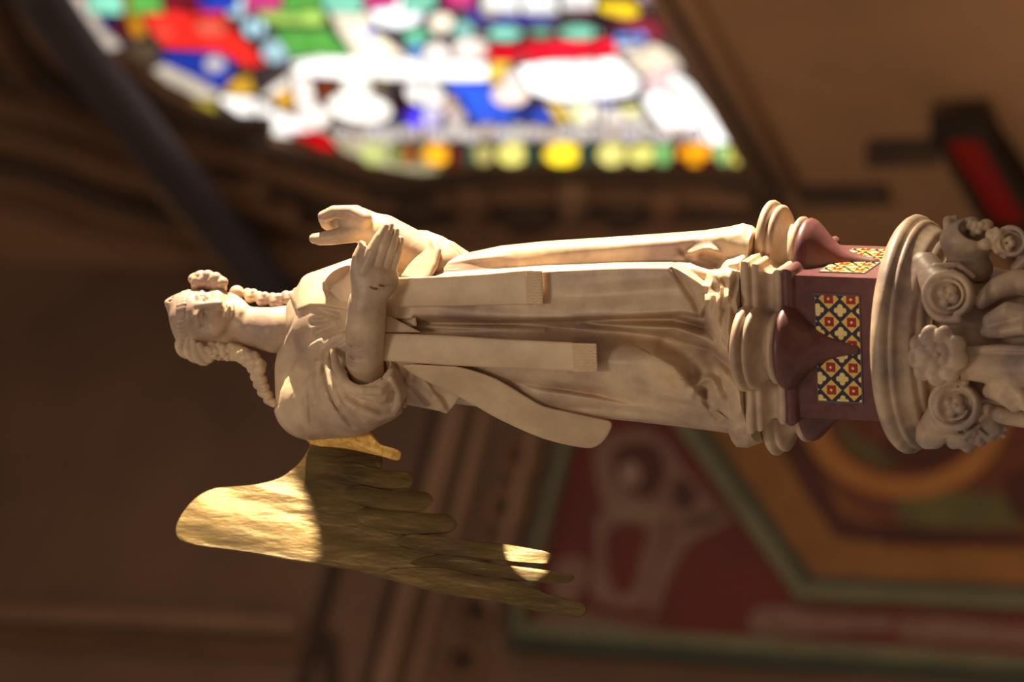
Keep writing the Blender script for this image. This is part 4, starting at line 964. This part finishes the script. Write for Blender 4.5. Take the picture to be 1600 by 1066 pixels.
ringlet([(304,441,0),(318,436,4),(334,438,6),(347,445,4)], 11, 12)
for x, y, e, r in [(392,462,-24,11),(410,467,-18,11.5),(431,470,-14,12.5),(452,466,-16,11.5),(469,460,-18,10),(484,455,-20,9)]:
    F.chain([(x - 5, y - 4, e - 2, r * .7), (x - 1, y + 3, e + 2, r * .8)], 3); F.chain([(x + 4, y - 3, e, r * .72), (x + 6, y + 4, e + 3, r * .55)], 2)
for x, y, e, r in [(344,450,-16,11),(370,458,-30,12),(312,449,-14,13),(330,449,-16,13)]: F.chain([(x, y, e, r)], 4)
for q in ([(316,428,20,2),(326,444,24,2)], [(328,428,22,2),(338,446,24,2)]): F.chain(q, 2, '-')
for i in range(11):
    a = -.95 + 1.9 * i / 10; F.chain([fl(46 * math.sin(a), 54 - 18 * abs(a), 8 + 30 * math.cos(a)) + (1.6,), fl(34 * math.sin(a), 66 - 6 * abs(a), -16 + 20 * math.cos(a)) + (1.2,)], 1.5, '-')
F.build('hair', MARBLE, head)
F = Field((262, 428, -20), (330, 545, 80), 1.1)
for i in range(19):
    a = -1.25 + 2.5 * i / 18; F.chain([fl(44 * math.sin(a), 43 - 7 * a * a, -15 + 53 * math.cos(a) * .93 - abs(a) * 4) + (4.2,), fl(44.5 * math.sin(a) + 1.5, 34 - 7 * a * a, -15 + 58 * math.cos(a) * .93 - abs(a) * 4) + (4.2,)], 3)
F.build('diadem', MARBLE, head)

# ---------------------------------------------------------------- gilt wing: covert plate, separate feathers
def wing_e(X, Y): return -46 + (np.asarray(Y, float) - 690) * .30 - np.maximum(0, 470 - np.asarray(X, float)) * .10
def plate(name, poly, dz, th, parent, mat=GOLD, ef=None, refine=3):
    P = smooth_poly(poly, refine); n = len(P); c = P.mean(0)
    e = (ef or wing_e)(P[:, 0], P[:, 1]) + dz
    q = P + (c - P) * (3.0 / (np.linalg.norm(c - P, axis=1)[:, None] + 1e-9))
    rings = [pts_photo(np.stack([A[:, 0], A[:, 1], e + o_ + dax(A[:, 0])], 1)) for A, o_ in ((q, -th / 2), (P, -th / 4), (P, th / 4), (q, th / 2))]
    o = mesh(name, *loft(rings), mat, parent, True, auto=30); return fix_normals(o)
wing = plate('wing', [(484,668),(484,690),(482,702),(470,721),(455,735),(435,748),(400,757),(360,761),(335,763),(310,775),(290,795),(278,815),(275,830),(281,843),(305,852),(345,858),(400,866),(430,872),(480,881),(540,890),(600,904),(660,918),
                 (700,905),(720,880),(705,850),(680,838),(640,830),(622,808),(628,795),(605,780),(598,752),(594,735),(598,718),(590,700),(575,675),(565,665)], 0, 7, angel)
FE = [([(600,892),(640,914),(700,930),(760,938),(800,946),(850,958),(890,965),(910,964),(918,953),(911,943),(890,937),(860,929),(830,916),(790,905),(740,898),(680,886)], 5),
      ([(640,880),(700,892),(760,903),(810,908),(870,912),(892,909),(897,902),(880,895),(800,884),(745,877),(690,866)], 2),
      ([(620,850),(680,866),(725,870),(775,876),(850,881),(858,877),(863,869),(855,862),(800,852),(772,849),(720,844),(640,834)], 6),
      ([(560,815),(620,836),(690,834),(702,832),(711,827),(714,818),(706,808),(695,804),(640,800),(570,792)], 4),
      ([(540,780),(600,797),(655,799),(669,792),(677,782),(672,773),(660,768),(610,766),(550,758)], 7),
      ([(530,745),(590,764),(625,765),(640,762),(646,751),(643,741),(633,737),(600,734),(540,722)], 4)]
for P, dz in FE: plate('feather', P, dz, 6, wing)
plate('feather', [(484,668),(484,694),(540,701),(590,712),(620,720),(626,713),(624,704),(602,697),(591,690),(576,672),(566,658),(520,655)], 4, 6, wing, GILT_LIT, lambda X, Y: 22 - (np.asarray(Y, float) - 690) * .1)
